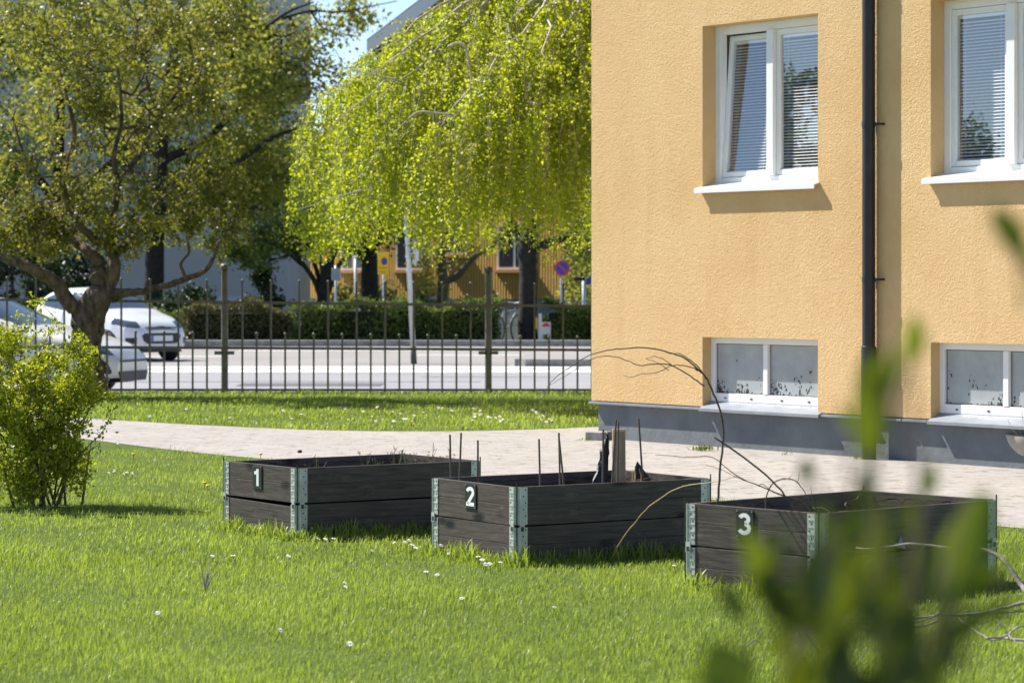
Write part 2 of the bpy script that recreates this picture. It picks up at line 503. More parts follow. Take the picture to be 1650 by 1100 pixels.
# ------------------------------------------------------------------ the ochre building
bld = thing('apartment_building', 'ochre stucco apartment building with dark grey plinth and white windows', 'building', B0, math.atan2(BW.y, BW.x))
WU = [(1.614, 3.131), (4.476, 5.993)]
WZ = [(.40, .966), (2.27, 3.70)]
UL, DEP, TOP, Z0, RV = 10.0, 8.0, 6.6, .355, .145
b = MB()
us = [0, WU[0][0], WU[0][1], WU[1][0], WU[1][1], UL]
zs = [Z0, .40, .966, 2.27, 3.70, TOP]
for i in range(5):
    for j in range(5):
        inwin = i in (1, 3) and j in (1, 3)
        below = i in (1, 3) and j == 0
        if inwin or below: continue
        b.add([(us[i], 0, zs[j]), (us[i + 1], 0, zs[j]), (us[i + 1], 0, zs[j + 1]), (us[i], 0, zs[j + 1])], [(0, 1, 2, 3)])
for (u0, u1) in WU:
    for k, (z0, z1) in enumerate(WZ):
        zb = Z0 if k == 0 else z0
        b.add([(u0, 0, zb), (u0, RV + .2, zb), (u0, RV + .2, z1), (u0, 0, z1)], [(0, 3, 2, 1)])
        b.add([(u1, 0, zb), (u1, RV + .2, zb), (u1, RV + .2, z1), (u1, 0, z1)], [(0, 1, 2, 3)])
        b.add([(u0, 0, z1), (u1, 0, z1), (u1, RV + .2, z1), (u0, RV + .2, z1)], [(0, 3, 2, 1)])
        b.add([(u0, 0.002, zb - .002), (u1, 0.002, zb - .002), (u1, RV + .2, zb - .002), (u0, RV + .2, zb - .002)], [(0, 1, 2, 3)])
b.add([(0, 0, Z0), (0, DEP, Z0), (0, DEP, TOP), (0, 0, TOP)], [(0, 3, 2, 1)])
b.add([(UL, 0, Z0), (UL, DEP, Z0), (UL, DEP, TOP), (UL, 0, TOP)], [(0, 1, 2, 3)])
b.add([(0, DEP, Z0), (UL, DEP, Z0), (UL, DEP, TOP), (0, DEP, TOP)], [(0, 3, 2, 1)])
# inner lining around the rooms and soffit under the stucco skin
b.add([(0, 0, Z0), (UL, 0, Z0), (UL, .3, Z0), (0, .3, Z0)], [(0, 3, 2, 1)])
wall = b.build('wall', M['stucco'], bld)
b = MB(); b.box((.06, .36, .0), (UL - .06, DEP - .06, TOP - .05))
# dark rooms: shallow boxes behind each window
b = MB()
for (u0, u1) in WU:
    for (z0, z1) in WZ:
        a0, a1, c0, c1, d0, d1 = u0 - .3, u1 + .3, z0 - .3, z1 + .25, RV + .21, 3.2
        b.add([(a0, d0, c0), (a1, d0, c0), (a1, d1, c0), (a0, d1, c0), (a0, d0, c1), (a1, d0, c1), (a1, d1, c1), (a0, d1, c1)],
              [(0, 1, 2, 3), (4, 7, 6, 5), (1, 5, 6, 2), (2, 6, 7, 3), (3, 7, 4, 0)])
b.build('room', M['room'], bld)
b = MB(); b.box((-.4, -.4, TOP), (UL + .4, DEP + .4, TOP + .2))
b.build('roof', M['ledge'], bld)
b = MB(); b.box((.05, .044, 0), (UL - .05, DEP - .05, Z0 - .003))
b.build('plinth', M['plinth'], bld)
# sheet-metal ledge over the plinth, between the basement windows
segs = [(-.02, WU[0][0] - .03), (WU[0][1] + .03, 3.74), (3.92, 4.15), (4.17, WU[1][0] - .03), (WU[1][1] + .03, UL)]
for (a0, a1) in segs:
    b = MB()
    b.add([(a0, -.022, Z0 - .03), (a1, -.022, Z0 - .03), (a1, -.022, Z0 - .012), (a0, -.022, Z0 - .012),
           (a0, .06, Z0 - .03), (a1, .06, Z0 - .03), (a1, .06, Z0 - .004), (a0, .06, Z0 - .004)],
          [(0, 1, 2, 3), (3, 2, 6, 7), (1, 5, 6, 2), (4, 0, 3, 7), (4, 5, 1, 0), (5, 4, 7, 6)])
    b.build('ledge', M['ledge'], bld)


def rect_frame(b, u0, u1, z0, z1, wd, y0, y1, bot=None):
    bot = wd if bot is None else bot
    b.box((u0, y0, z0), (u0 + wd, y1, z1)); b.box((u1 - wd, y0, z0), (u1, y1, z1))
    b.box((u0 + wd, y0, z1 - wd), (u1 - wd, y1, z1)); b.box((u0 + wd, y0, z0), (u1 - wd, y1, z0 + bot))


def upper_window(u0, u1, z0, z1, tilt):
    W, Ht = u1 - u0, z1 - z0
    b = MB(); rect_frame(b, 0, W, .02, Ht, .075, 0, .075)
    um = W * .5
    b.box((um - .045, -.022, .096), (um + .045, .075, Ht - .076))
    wn = b.build('window', M['white_paint'], bld, bevel=.004); wn.location = (u0, RV, z0)
    for k, (a0, a1) in enumerate(((.077, um - .047), (um + .047, W - .077))):
        parts = []
        sash = MB(); h0, h1 = .098, Ht - .078
        sw, sh = a1 - a0, h1 - h0
        rect_frame(sash, 0, sw, 0, sh, .048, 0, .05)
        parts.append(sash.build('sash', M['white_paint'], wn, bevel=.004))
        g = MB(); g.add([(.046, .022, .046), (sw - .046, .022, .046), (sw - .046, .022, sh - .046), (.046, .022, sh - .046)], [(0, 1, 2, 3)])
        parts.append(g.build('pane', M['glass'], wn))
        bl = MB(); nsl = int((sh - .12) / .0265)
        for i in range(nsl):
            zz = .06 + i * .0265
            tl = .0105
            bl.add([(.05, .036, zz - tl * .75), (sw - .05, .036, zz - tl * .75), (sw - .05, .058, zz + tl * .75), (.05, .058, zz + tl * .75),
                    (.05, .047, zz + .0025), (sw - .05, .047, zz + .0025)], [(0, 1, 5, 4), (4, 5, 2, 3)])
        for cx in (.12, sw - .12):
            bl.box((cx - .001, .034, .05), (cx + .001, .0355, sh - .06))
        bl.box((.05, .032, sh - .075), (sw - .05, .06, sh - .05))
        parts.append(bl.build('blind', M['blind'], wn))
        for o in parts:
            o.location = (a0, .012, h0)
            if tilt and k == 0: o.rotation_euler = (R(-4.2), 0, 0)
    s = MB()
    s.add([(-.045, -RV - .06, .0), (W + .02, -RV - .06, .0), (W + .02, .0, .05), (-.045, .0, .05),
           (-.045, -RV - .06, -.012), (W + .02, -RV - .06, -.012), (W + .02, .0, .038), (-.045, .0, .038)],
          [(0, 1, 2, 3), (4, 7, 6, 5), (0, 4, 5, 1), (1, 5, 6, 2), (2, 6, 7, 3), (3, 7, 4, 0)])
    s.box((-.045, -RV - .062, -.04), (W + .02, -RV - .056, -.0125))
    s.build('sill', M['sill_white'], wn)


BV = .095


def basement_window(u0, u1, z0, z1):
    W, Ht = u1 - u0, z1 - z0
    b = MB(); rect_frame(b, 0, W, 0, Ht, .055, 0, .07, .075)
    um = W * .5 - .02
    b.box((um - .03, -.004, .076), (um + .03, .07, Ht - .056))
    wn = b.build('basement_window', M['white_paint'], bld, bevel=.004); wn.location = (u0, BV, z0)
    for cx in (.2, .55, .95, 1.3):
        b = MB(); b.box((cx - .014, -.003, .028), (cx + .014, .001, .04))
        b.build('drain_slot', M['gasket'], wn)
    for (a0, a1) in ((.055, um - .03), (um + .03, W - .055)):
        p = MB(); p.box((0, 0, 0), (a1 - a0, .006, Ht - .13))
        o = p.build('pane', M['frost'], wn); o.location = (a0, .03, .075)
        g = MB(); rect_frame(g, 0, a1 - a0, 0, Ht - .13, .006, -.003, 0)
        o = g.build('gasket', M['gasket'], wn); o.location = (a0, .03, .075)
    s = MB()
    s.add([(.0, -BV - .045, -.06), (W + .05, -BV - .045, -.06), (W + .05, .0, .0), (.0, .0, .0),
           (.0, -BV - .045, -.085), (W + .05, -BV - .045, -.085), (W + .05, .0, -.012), (.0, .0, -.012)],
          [(0, 1, 2, 3), (4, 7, 6, 5), (0, 4, 5, 1), (1, 5, 6, 2), (2, 6, 7, 3), (3, 7, 4, 0)])
    s.build('sill', M['ledge'], wn)


upper_window(*WU[0], *WZ[1], True)
upper_window(*WU[1], *WZ[1], False)
basement_window(*WU[0], *WZ[0])
basement_window(*WU[1], *WZ[0])

PU = 3.823
b = MB(); b.tube([(PU, -.066, .9), (PU, -.066, TOP)], .053, 24, caps=False)
dp = b.build('downpipe', M['pipe'], bld, smooth=True)
b = MB(); b.tube([(PU, -.066, .005), (PU, -.066, .92)], .06, 24, caps=False); b.tube([(PU, -.066, .915), (PU, -.066, .925)], .0605, 24)
b.build('ground_sleeve', M['pipe'], dp, smooth=True)
for z in (1.47, 2.735, 4.0):
    b = MB(); b.tube([(PU, -.066, z - .02), (PU, -.066, z + .02)], .058, 18)
    b.tube([(PU + .05, -.062, z), (PU + .125, -.055, z)], .011, 8)
    b.tube([(PU + .115, -.055, z), (PU + .115, .01, z)], .009, 8)
    b.build('bracket', M['pipe'], dp)

# ------------------------------------------------------------------ raised beds
BOXES = [((-1.205, 16.02), 35.0), ((.024, 14.55), 32.5), ((1.383, 12.88), 42.0)]
BH = .195


def ribbon(b, pts, wd, z0, z1, tf):
    """flat stroke of width wd along 2-D pts"""
    n = len(pts); L, Rr = [], []
    for i in range(n):
        d = Vector(pts[min(i + 1, n - 1)]) - Vector(pts[max(i - 1, 0)]); d.normalize()
        nn = Vector((-d.y, d.x)) * wd / 2
        L.append(Vector(pts[i]) + nn); Rr.append(Vector(pts[i]) - nn)
    for i in range(n - 1):
        q = [L[i], Rr[i], Rr[i + 1], L[i + 1]]
        b.add([tf(p.x, p.y, z1) for p in q] + [tf(p.x, p.y, z0) for p in q], [(0, 1, 2, 3), (0, 4, 5, 1), (1, 5, 6, 2), (2, 6, 7, 3), (3, 7, 4, 0)])


def arc(cx, cy, rx, ry, a0, a1, n=14):
    return [(cx + rx * math.cos(R(a0 + (a1 - a0) * i / n)), cy + ry * math.sin(R(a0 + (a1 - a0) * i / n))) for i in range(n + 1)]


DIGITS = {
    1: [[(.006, -.045), (.006, .045)], [(.010, .037), (-.004, .026), (-.02, .022)]],
    2: [arc(0, .0195, .021, .0185, 165, -38, 16) + [(-.004, -.019), (-.018, -.037)], [(-.0285, -.0375), (.0285, -.0375)]],
    3: [arc(-.001, .0205, .0195, .017, 160, -80, 14), arc(-.001, -.0185, .0225, .0195, 82, -160, 16)],
}
DSTROKE = .0175


def planter(k, origin, ang, label):
    t = thing('raised_bed', label, 'raised bed', (origin[0], origin[1], 0), R(ang), 'numbered raised beds made of two stacked collars')
    t.scale = ((1.035, 1.02, 1.06)[k], 1.05, 1.02)
    rs = random.Random(k)
    LX, LY, TH = 1.2, .8, .022
    for tier in range(2):
        z0, z1 = tier * (BH + .005), tier * (BH + .005) + BH - .002
        zm = (z0 + z1) / 2 + .004
        for side in range(4):
            b = MB(); Ln = (LX if side in (0, 2) else LY) - .03
            b.box((0, 0, 0), (Ln, TH, zm - z0 - .0014)); b.box((0, .0015, zm - z0 - .0014), (Ln, TH, zm - z0 + .0014)); b.box((0, 0, zm - z0 + .0014), (Ln, TH, BH - .002))
            o = b.build('board', M['board'], t, bevel=.0015)
            o.location, rz = {0: ((.015, 0, z0), 0), 1: ((LX, .015, z0), 90), 2: ((LX - .015, LY, z0), 180), 3: ((0, LY - .015, z0), 270)}[side]
            tl = rs.uniform(-.25, .25)
            if k == 0 and tier == 0 and side == 3: tl = .75; o.location.z -= .006
            o.rotation_euler = (0, R(tl) if side in (0, 1) else R(tl), R(rz))
        for (cx, cy, dx, dy) in ((0, 0, 1, 1), (LX, 0, -1, 1), (LX, LY, -1, -1), (0, LY, 1, -1)):
            b = MB()
            P = lambda a, c, z: (cx + dx * a, cy + dy * c, z)
            def bx(a0, c0, za, a1, c1, zb, mi=0):
                p0, p1 = P(a0, c0, za), P(a1, c1, zb)
                b.box(tuple(min(x, y) for x, y in zip(p0, p1)), tuple(max(x, y) for x, y in zip(p0, p1)), mi)
            za, zb = z0 + .004, z1 - .003
            bx(.014, -.0035, za, .062, -.0005, zb); bx(-.0035, .014, za, -.0005, .062, zb)
            # folded corner leaf with its two knuckle rolls
            flip = dx * dy > 0
            q = [P(.014, -.0035, za), P(-.0035, .014, za), P(-.0035, .014, zb), P(.014, -.0035, zb)]
            b.add(q, [(0, 3, 2, 1)] if not flip else [(0, 1, 2, 3)])
            b.tube([P(.016, -.005, za), P(.016, -.005, zb)], .0045, 8); b.tube([P(-.005, .016, za), P(-.005, .016, zb)], .0045, 8)
            for i in range(1, 6):
                zz = z0 + BH * i / 6
                bx(.018, -.006, zz - .002, .058, -.0034, zz + .002); bx(-.006, .018, zz - .002, -.0034, .058, zz + .002)
                off = .034 + (.012 if i % 2 else 0)
                bx(off, -.0045, zz + .012, off + .007, -.0034, zz + .019, 1); bx(-.0045, off, zz + .012, -.0034, off + .007, zz + .019, 1)
            h = b.build('hinge', [M['zinc'], M['zinc_dark']], t)
            b = MB(); b.tube([P(-.001, -.001, z0 + .002), P(-.001, -.001, z1 + (.022 if tier else -.002))], .0035, 8)
            b.build('pin', M['zinc_dark'], h)
            if tier == 1:
                b = MB()
                bx(.012, -.012, z0 - .034, .040, -.0062, z0 + .014); bx(.018, -.0135, z0 - .028, .034, -.0121, z0 - .006, 1)
                b.build('clip', [M['zinc'], M['zinc_dark']], h)
                b = MB()
                bx(-.012, .012, z0 - .034, -.0062, .040, z0 + .014); bx(-.0135, .018, z0 - .028, -.0121, .034, z0 - .006, 1)
                b.build('clip', [M['zinc'], M['zinc_dark']], h)
    # soil with an uneven top
    nx, ny = 26, 18
    zt = .30
    vs = []
    for j in range(ny + 1):
        for i in range(nx + 1):
            vs.append((.03 + (LX - .06) * i / nx, .03 + (LY - .06) * j / ny, zt + rs.uniform(-.014, .014)))
    b = MB(); b.add(vs, [(j * (nx + 1) + i, j * (nx + 1) + i + 1, (j + 1) * (nx + 1) + i + 1, (j + 1) * (nx + 1) + i) for j in range(ny) for i in range(nx)])
    b.build('soil', M['soil'], t, smooth=True)
    # crumpled liner along the inside of the boards
    b = MB()
    def lin(p0, p1, n=26):
        base = len(b.v)
        for i in range(n + 1):
            f = i / n; x = p0[0] + (p1[0] - p0[0]) * f; y = p0[1] + (p1[1] - p0[1]) * f
            nx_, ny_ = (p1[1] - p0[1]), -(p1[0] - p0[0]); l = math.hypot(nx_, ny_); nx_ /= l; ny_ /= l
            for (o, z) in ((.0, .28), (.004 + rs.uniform(0, .01), .33), (.001, .345 + rs.uniform(0, .03))):
                b.v.append((x - nx_ * o, y - ny_ * o, z))
        for i in range(n):
            for j in range(2):
                b.f.append((base + i * 3 + j, base + (i + 1) * 3 + j, base + (i + 1) * 3 + j + 1, base + i * 3 + j + 1)); b.m.append(0)
    lin((.03, .776), (1.17, .776)); lin((1.176, .77), (1.176, .03)); lin((.03, .025), (1.17, .025)); lin((.026, .03), (.026, .77))
    b.build('liner', M['liner'], t, smooth=True)
    # number plate on the short side: the reader's right is -y
    pw, ph = (.098 if k == 0 else .105), .128
    yc, zc = (.42, .42, .43)[k], 2 * BH - ph / 2 - .006
    b = MB(); b.box((-.0065, yc - pw / 2, zc - ph / 2), (-.001, yc + pw / 2, zc + ph / 2))
    pl = b.build('number_plate', M['plate_black'], t, bevel=.002)
    b = MB()
    for st in DIGITS[k + 1]:
        ribbon(b, st, DSTROKE, -.001, .0012, lambda u, v, d: (-.0065 - d, yc - u * 1.32, zc + v * 1.06))
    b.build('digit', M['digit_white'], pl)
    b = MB()
    for sx in (-1, 1):
        for sz in (-1, 1):
            b = MB(); b.sphere((-.0068, yc + sx * (pw / 2 - .008), zc + sz * (ph / 2 - .007)), .0028, 6, 4)
            b.build('screw', M['zinc'], pl)
    return t


BED = [planter(0, *BOXES[0], 'black wooden raised bed with number plate 1 beside the curved path'),
       planter(1, *BOXES[1], 'black wooden raised bed with number plate 2 and rods standing in it'),
       planter(2, *BOXES[2], 'black wooden raised bed with number plate 3 behind blurred foreground leaves')]


def crumple(name, pts_fn, nu, nv, m, parent):
    b = MB()
    for j in range(nv + 1):
        for i in range(nu + 1):
            b.v.append(pts_fn(i / nu, j / nv))
    b.f = [(j * (nu + 1) + i, j * (nu + 1) + i + 1, (j + 1) * (nu + 1) + i + 1, (j + 1) * (nu + 1) + i) for j in range(nv) for i in range(nu)]
    b.m = [0] * len(b.f)
    o = b.build(name, m, parent, smooth=True)
    md = o.modifiers.new('thick', 'SOLIDIFY'); md.thickness = .002
    return o


rs = random.Random(5)
# liner gathered up against the stake in bed 2, liner corner peaks in beds 2 and 3
def drape(u, v):
    wd = .055 + .17 * (1 - v) ** 1.6
    x = .835 - wd * u
    y = .40 - .10 * u * (1 - v) + .012 * math.sin(u * 17 + v * 6) + rs.uniform(-.006, .006)
    z = .30 + .33 * v * (1 - .35 * u) + rs.uniform(-.006, .006)
    return (x, y, z)
crumple('liner_fold', drape, 12, 12, M['liner'], BED[1])
def drape2(u, v):
    return (.86 + .22 * u * (1 - v) + rs.uniform(-.006, .006), .36 + .06 * u + .01 * math.sin(u * 15) + rs.uniform(-.006, .006), .30 + .10 * v * (1 - .5 * u))
crumple('liner_fold', drape2, 10, 6, M['liner'], BED[1])
b = MB(); b.add([(1.10, .56, .36), (1.17, .62, .36), (1.175, .50, .37), (1.145, .57, .455), (1.15, .55, .36)], [(0, 4, 3), (4, 2, 3), (2, 1, 3), (1, 0, 3)])
b.build('liner_peak', M['liner'], BED[1])
def drape3(u, v):
    return (1.17 - .20 * u + rs.uniform(-.008, .008), .77 - .03 * v * (1 - u) - .06 * u + rs.uniform(-.008, .008), .30 + .095 * v * (1 - .55 * u) + rs.uniform(-.008, .008))
crumple('liner_fold', drape3, 10, 8, M['liner'], BED[2])
b = MB(); b.add([(.50, -.004, .215), (.56, -.004, .213), (.535, -.03, .205), (.525, -.012, .262)], [(0, 2, 3), (2, 1, 3), (1, 0, 3), (0, 1, 2)])
b.build('liner_peak', M['ledge'], BED[2])

# wooden stake in bed 2
b = MB(); b.box((-.034, -.012, -.12), (.034, .02, .345))
b.box((-.033, -.018, -.12), (.030, -.0125, .338))
s2 = BED[1].matrix_basis.copy()
st = b.build('wooden_stake', M['stake'], bevel=.003)
c = s2 @ Vector((.868, .345, .305)); st.location = c; st.rotation_euler = (R(1), R(-.5), R(6))
tag(st, 'weathered brown wooden board stake standing in the middle bed', 'stake')
# thin rods in bed 2: (top px, top py, base px, base py, D)
rods = [((725, 700), (728, 790), 15.35, 'leftmost thin rod in the middle bed, standing straight'),
        ((743, 697), (741, 790), 15.22, 'tall thin rod second from left in the middle bed'),
        ((770, 709), (771, 795), 15.16, 'short thin rod third from left in the middle bed'),
        ((868.5, 707), (871, 800), 14.95, 'lone straight thin rod near the centre of the middle bed'),
        ((900.5, 697), (903, 800), 15.05, 'upright rod of the touching pair in the middle bed'),
        ((901, 708), (910, 800), 15.0, 'leaning rod of the touching pair in the middle bed'),
        ((972, 691), (970.5, 795), 15.0, 'thin rod just left of the wooden stake'),
        ((993, 676), (986, 795), 15.12, 'tilted rod directly before the wooden stake'),
        ((996.5, 679), (995, 795), 15.1, 'straight rod directly before the wooden stake'),
        ((1029, 674), (1037, 795), 15.25, 'leaning thin rod right of the wooden stake')]
for a, c, D, lab in rods:
    p0, p1 = at(*c, D), at(*a, D)
    d = p1 - p0
    p0 = p0 + d * ((.22 - p0.z) / d.z) if abs(d.z) > .01 else p0
    mid = (p0 + p1) / 2 + Vector((rs.uniform(-.003, .003), 0, 0))
    b = MB(); b.tube([p0 - p0, mid - p0, p1 - p0], .0052, 8)
    o = b.build('garden_rod', M['rod'], smooth=False); o.location = p0
    tag(o, lab, 'rod', 'thin rods standing in the second bed')


def smooth_path(pts, n=4):
    """Catmull-Rom through 3-D points"""
    P = [Vector(p) for p in pts]
    if len(P) < 3: return P
    P = [P[0] * 2 - P[1]] + P + [P[-1] * 2 - P[-2]]
    out = []
    for i in range(1, len(P) - 2):
        for k in range(n):
            t = k / n
            a, b_, c, d = P[i - 1], P[i], P[i + 1], P[i + 2]
            out.append(.5 * ((2 * b_) + (c - a) * t + (2 * a - 5 * b_ + 4 * c - d) * t * t + (3 * b_ - a - 3 * c + d) * t ** 3))
    out.append(P[-2])
    return out


def px_twigs(name, strands, m, label, cat, group=None):
    """strands: list of (pixel points, D start, D end, r start, r end)"""
    base = at(*strands[0][0][0], strands[0][1])
    b = MB()
    for pts, D0, D1, r0, r1 in strands:
        n = len(pts)
        P = [at(x, y, D0 + (D1 - D0) * i / max(1, n - 1)) - base for i, (x, y) in enumerate(pts)]
        S = smooth_path(P, 4)
        jit = .002
        S = [p + Vector((rs.uniform(-jit, jit), rs.uniform(-jit, jit), rs.uniform(-jit, jit))) for p in S]
        b.tube(S, [r0 + (r1 - r0) * i / (len(S) - 1) for i in range(len(S))], 6)
    o = b.build(name, m, smooth=True); o.location = base
    return tag(o, label, cat, group)


px_twigs('arching_shoot', [
    ([(1156, 832), (1157, 808), (1160, 760), (1166, 700), (1162, 665), (1150, 635), (1140, 612), (1125, 595), (1105, 578), (1085, 570), (1055, 562), (1030, 560), (1000, 562), (985, 563), (950, 572), (920, 590), (895, 608), (884, 621), (876, 638), (866, 655)], 13.62, 13.0, .0058, .0012),
    ([(1138, 610), (1126, 592), (1112, 580), (1095, 570), (1079, 570)], 13.45, 13.3, .0035, .0015),
    ([(1130, 600), (1115, 592), (1095, 588), (1080, 590), (1060, 600), (1035, 602), (1018, 607), (1004, 605)], 13.42, 13.2, .003, .001),
    ([(1135, 622), (1112, 606), (1085, 590), (1068, 586), (1045, 587), (1030, 588), (1000, 577), (975, 573), (950, 580), (920, 600), (884, 621)], 13.45, 13.05, .0035, .001),
    ([(1085, 590), (1072, 580), (1056, 574), (1042, 578)], 13.05, 12.95, .002, .001),
    ([(1078, 596), (1060, 585), (1040, 577)], 13.05, 12.95, .002, .001),
], M['twig'], 'tall bare shoot arching left out of the third bed', 'shoot')
px_twigs('bare_branch', [([(1294, 845), (1270, 805), (1245, 775), (1200, 738), (1150, 703)], 13.2, 13.05, .004, .0045)], M['twig'],
         'straight thick stick slanting out of the third bed', 'branch', 'cut branches stuck in the third bed')
px_twigs('bare_branch', [
    ([(1318, 845), (1300, 815), (1285, 805), (1260, 797), (1225, 783), (1185, 765), (1148, 737), (1100, 736), (1056, 732)], 13.25, 13.0, .0045, .0012),
    ([(1225, 783), (1190, 770), (1165, 757), (1137, 749)], 13.12, 13.0, .002, .001),
    ([(1270, 801), (1245, 792), (1230, 780), (1222, 782)], 13.2, 13.1, .003, .001),
    ([(1315, 835), (1309, 805), (1306, 783)], 13.25, 13.2, .0018, .0008),
    ([(1310, 818), (1325, 818), (1336, 824), (1342, 832)], 13.2, 13.0, .0018, .0008)], M['twig'],
    'forked branch reaching low and left from the third bed', 'branch', 'cut branches stuck in the third bed')
px_twigs('bare_branch', [
    ([(1233, 838), (1236, 795), (1250, 775), (1275, 771), (1290, 783), (1300, 798), (1310, 818)], 13.4, 13.3, .0035, .0018),
    ([(1262, 772), (1270, 770), (1275, 765)], 13.15, 13.1, .0015, .0008),
    ([(1284, 779), (1287, 770), (1288, 760)], 13.15, 13.1, .0015, .0008)], M['twig'],
    'short crooked twig bent right inside the third bed', 'branch', 'cut branches stuck in the third bed')
px_twigs('tan_shoot', [
    ([(984, 905), (1000, 872), (1020, 845), (1040, 822), (1070, 798), (1100, 784), (1150, 776), (1187, 768)], 14.68, 13.6, .0042, .0018),
    ([(984, 905), (993, 893), (996, 880)], 14.68, 14.6, .0015, .001)], M['twig_tan'],
    'pale tan shoot bowing over the side of the middle bed', 'shoot')
px_twigs('fallen_branch', [
    ([(1720, 1010), (1660, 960), (1645, 940), (1625, 912), (1605, 893), (1575, 883), (1540, 884), (1500, 878), (1465, 876), (1430, 880), (1395, 884), (1380, 882)], 11.95, 12.5, .013, .003),
    ([(1430, 884), (1405, 900), (1385, 918), (1352, 948)], 12.4, 12.3, .004, .0015),
    ([(1490, 878), (1484, 888)], 12.4, 12.4, .002, .001), ([(1465, 877), (1445, 876), (1442, 880)], 12.4, 12.4, .0025, .001)],
    M['twig_grey'], 'long grey dead branch propped along the third bed', 'branch', 'pruned branches lying by the third bed')
px_twigs('fallen_branch', [
    ([(1720, 950), (1650, 971), (1600, 982), (1555, 990), (1515, 990), (1480, 994), (1440, 993), (1400, 996), (1340, 998)], 11.5, 11.6, .0085, .003),
    ([(1515, 985), (1490, 998), (1460, 1005), (1420, 1006), (1370, 1003)], 11.55, 11.45, .005, .002),
    ([(1650, 984), (1605, 988), (1570, 992), (1555, 988)], 11.5, 11.55, .005, .004),
    ([(1510, 1000), (1485, 1008), (1450, 1013), (1420, 1021)], 11.4, 11.3, .005, .003)],
    M['twig_grey'], 'flat grey dead branch lying on the lawn at right', 'branch', 'pruned branches lying by the third bed')
px_twigs('fallen_branch', [
    ([(1720, 1036), (1650, 1031), (1620, 1027), (1596, 1029), (1575, 1018), (1555, 1004), (1545, 995)], 10.9, 11.35, .006, .004),
    ([(1590, 1028), (1620, 1024), (1640, 1010), (1665, 1003)], 11.0, 11.1, .005, .003),
    ([(1625, 1020), (1612, 1003), (1605, 998)], 11.05, 11.1, .003, .001),
    ([(1600, 1018), (1615, 1000), (1630, 985)], 11.0, 11.1, .002, .001),
    ([(1625, 1022), (1640, 1035), (1665, 1040)], 11.0, 10.9, .003, .001)],
    M['twig_grey'], 'small forked dead branch lowest on the right lawn', 'branch', 'pruned branches lying by the third bed')
px_twigs('fallen_branch', [
    ([(1345, 1040), (1320, 1048), (1300, 1022), (1290, 1022), (1284, 1030), (1278, 1038), (1255, 1042)], 10.75, 10.7, .004, .0025),
    ([(1290, 1022), (1283, 1020)], 10.75, 10.75, .002, .001), ([(1205, 1040), (1215, 1030), (1228, 1038)], 10.7, 10.7, .003, .0015)],
    M['twig_grey'], 'little hooked dead twig on the near lawn', 'branch', 'pruned branches lying by the third bed')

# ------------------------------------------------------------------ fence
FD = 37.6
fen = thing('metal_fence', 'bronze painted metal fence with alternating tall and short ball-tipped bars', 'fence', (0, FD, 0))


def fx(px):
    return (px - 825.0) / F * FD


def fz(py):
    return H - (py - HY) / F * FD


# the fence steps down very slightly to the right, as its rails show
def drop(x):
    return -.0115 * (x + 3.5)


def bar(px, ztop, r, name, ball):
    x = fx(px); b = MB(); d = drop(x)
    b.box((x - r, -r, 0.0), (x + r, r, ztop + d))
    if ball: b.sphere((x, 0, ztop + d + ball * .7), ball, 10, 8)
    return b.build(name, M['fence'], fen)


posts = [-63, 362, 787, 1212]
for px in posts:
    x = fx(px); b = MB()
    b.tube([(x, 0, 0), (x, 0, 1.60 + drop(x))], .045, 14)
    b.sphere((x, 0, 1.645 + drop(x)), .062, 14, 10, sc=(1, 1, .85))
    b.box((x - .13, -.05, .50), (x - .04, -.02, .545)); b.box((x + .04, -.05, .50), (x + .13, -.02, .545))
    b.build('post', M['fence'], fen, smooth=False)
for p0, p1 in zip(posts[:-1], posts[1:]):
    x0, x1 = fx(p0) + .045, fx(p1) - .045
    for z, hh in ((1.185, .018), (.585, .018), (.035, .016)):
        b = MB()
        d0, d1 = drop(x0) * (z / 1.2), drop(x1) * (z / 1.2)
        b.add([(x0, -.019, z - hh + d0), (x1, -.019, z - hh + d1), (x1, .019, z - hh + d1), (x0, .019, z - hh + d0),
               (x0, -.019, z + hh + d0), (x1, -.019, z + hh + d1), (x1, .019, z + hh + d1), (x0, .019, z + hh + d0)],
              [(3, 2, 1, 0), (4, 5, 6, 7), (0, 1, 5, 4), (1, 2, 6, 5), (2, 3, 7, 6), (3, 0, 4, 7)])
        b.build('rail', M['fence'], fen)
    for k in range(9):
        bar(p0 + 28.5 + 46 * k, 1.46, .0125, 'tall_bar', .018)
        if k < 8: bar(p0 + 51.5 + 46 * k, .765, .0125, 'short_bar', .02)


# ------------------------------------------------------------------ leaves and trees
def unit(a):
    return a / np.maximum(np.linalg.norm(a, axis=-1, keepdims=True), 1e-9)


def leaf_cloud(name, P, size, mat_, parent=None, axis=None, spread=1.0, wid=.36, tint=None, down=0.0, fold=.1):
    """many small folded leaves: P (N,3) stalk points, size (N,)"""
    N = len(P)
    a = rng.normal(size=(N, 3))
    if axis is not None: a = axis + a * spread
    a[:, 2] -= down
    a = unit(a)
    s_ = unit(np.cross(a, rng.normal(size=(N, 3)))); n_ = np.cross(a, s_)
    L = size[:, None]
    v = np.empty((N, 4, 3), np.float32)
    v[:, 0] = P
    v[:, 1] = P + a * L * .48 + s_ * L * wid + n_ * L * fold
    v[:, 2] = P + a * L
    v[:, 3] = P + a * L * .48 - s_ * L * wid + n_ * L * fold
    i = np.arange(N)[:, None] * 4
    f = np.concatenate([i + np.array([[0, 1, 2]]), i + np.array([[0, 2, 3]])], 1).reshape(-1, 3)
    if tint is None: tint = rng.random(N)
    return np_mesh(name, v.reshape(-1, 3), f, mat_, parent, np.repeat(tint, 4))


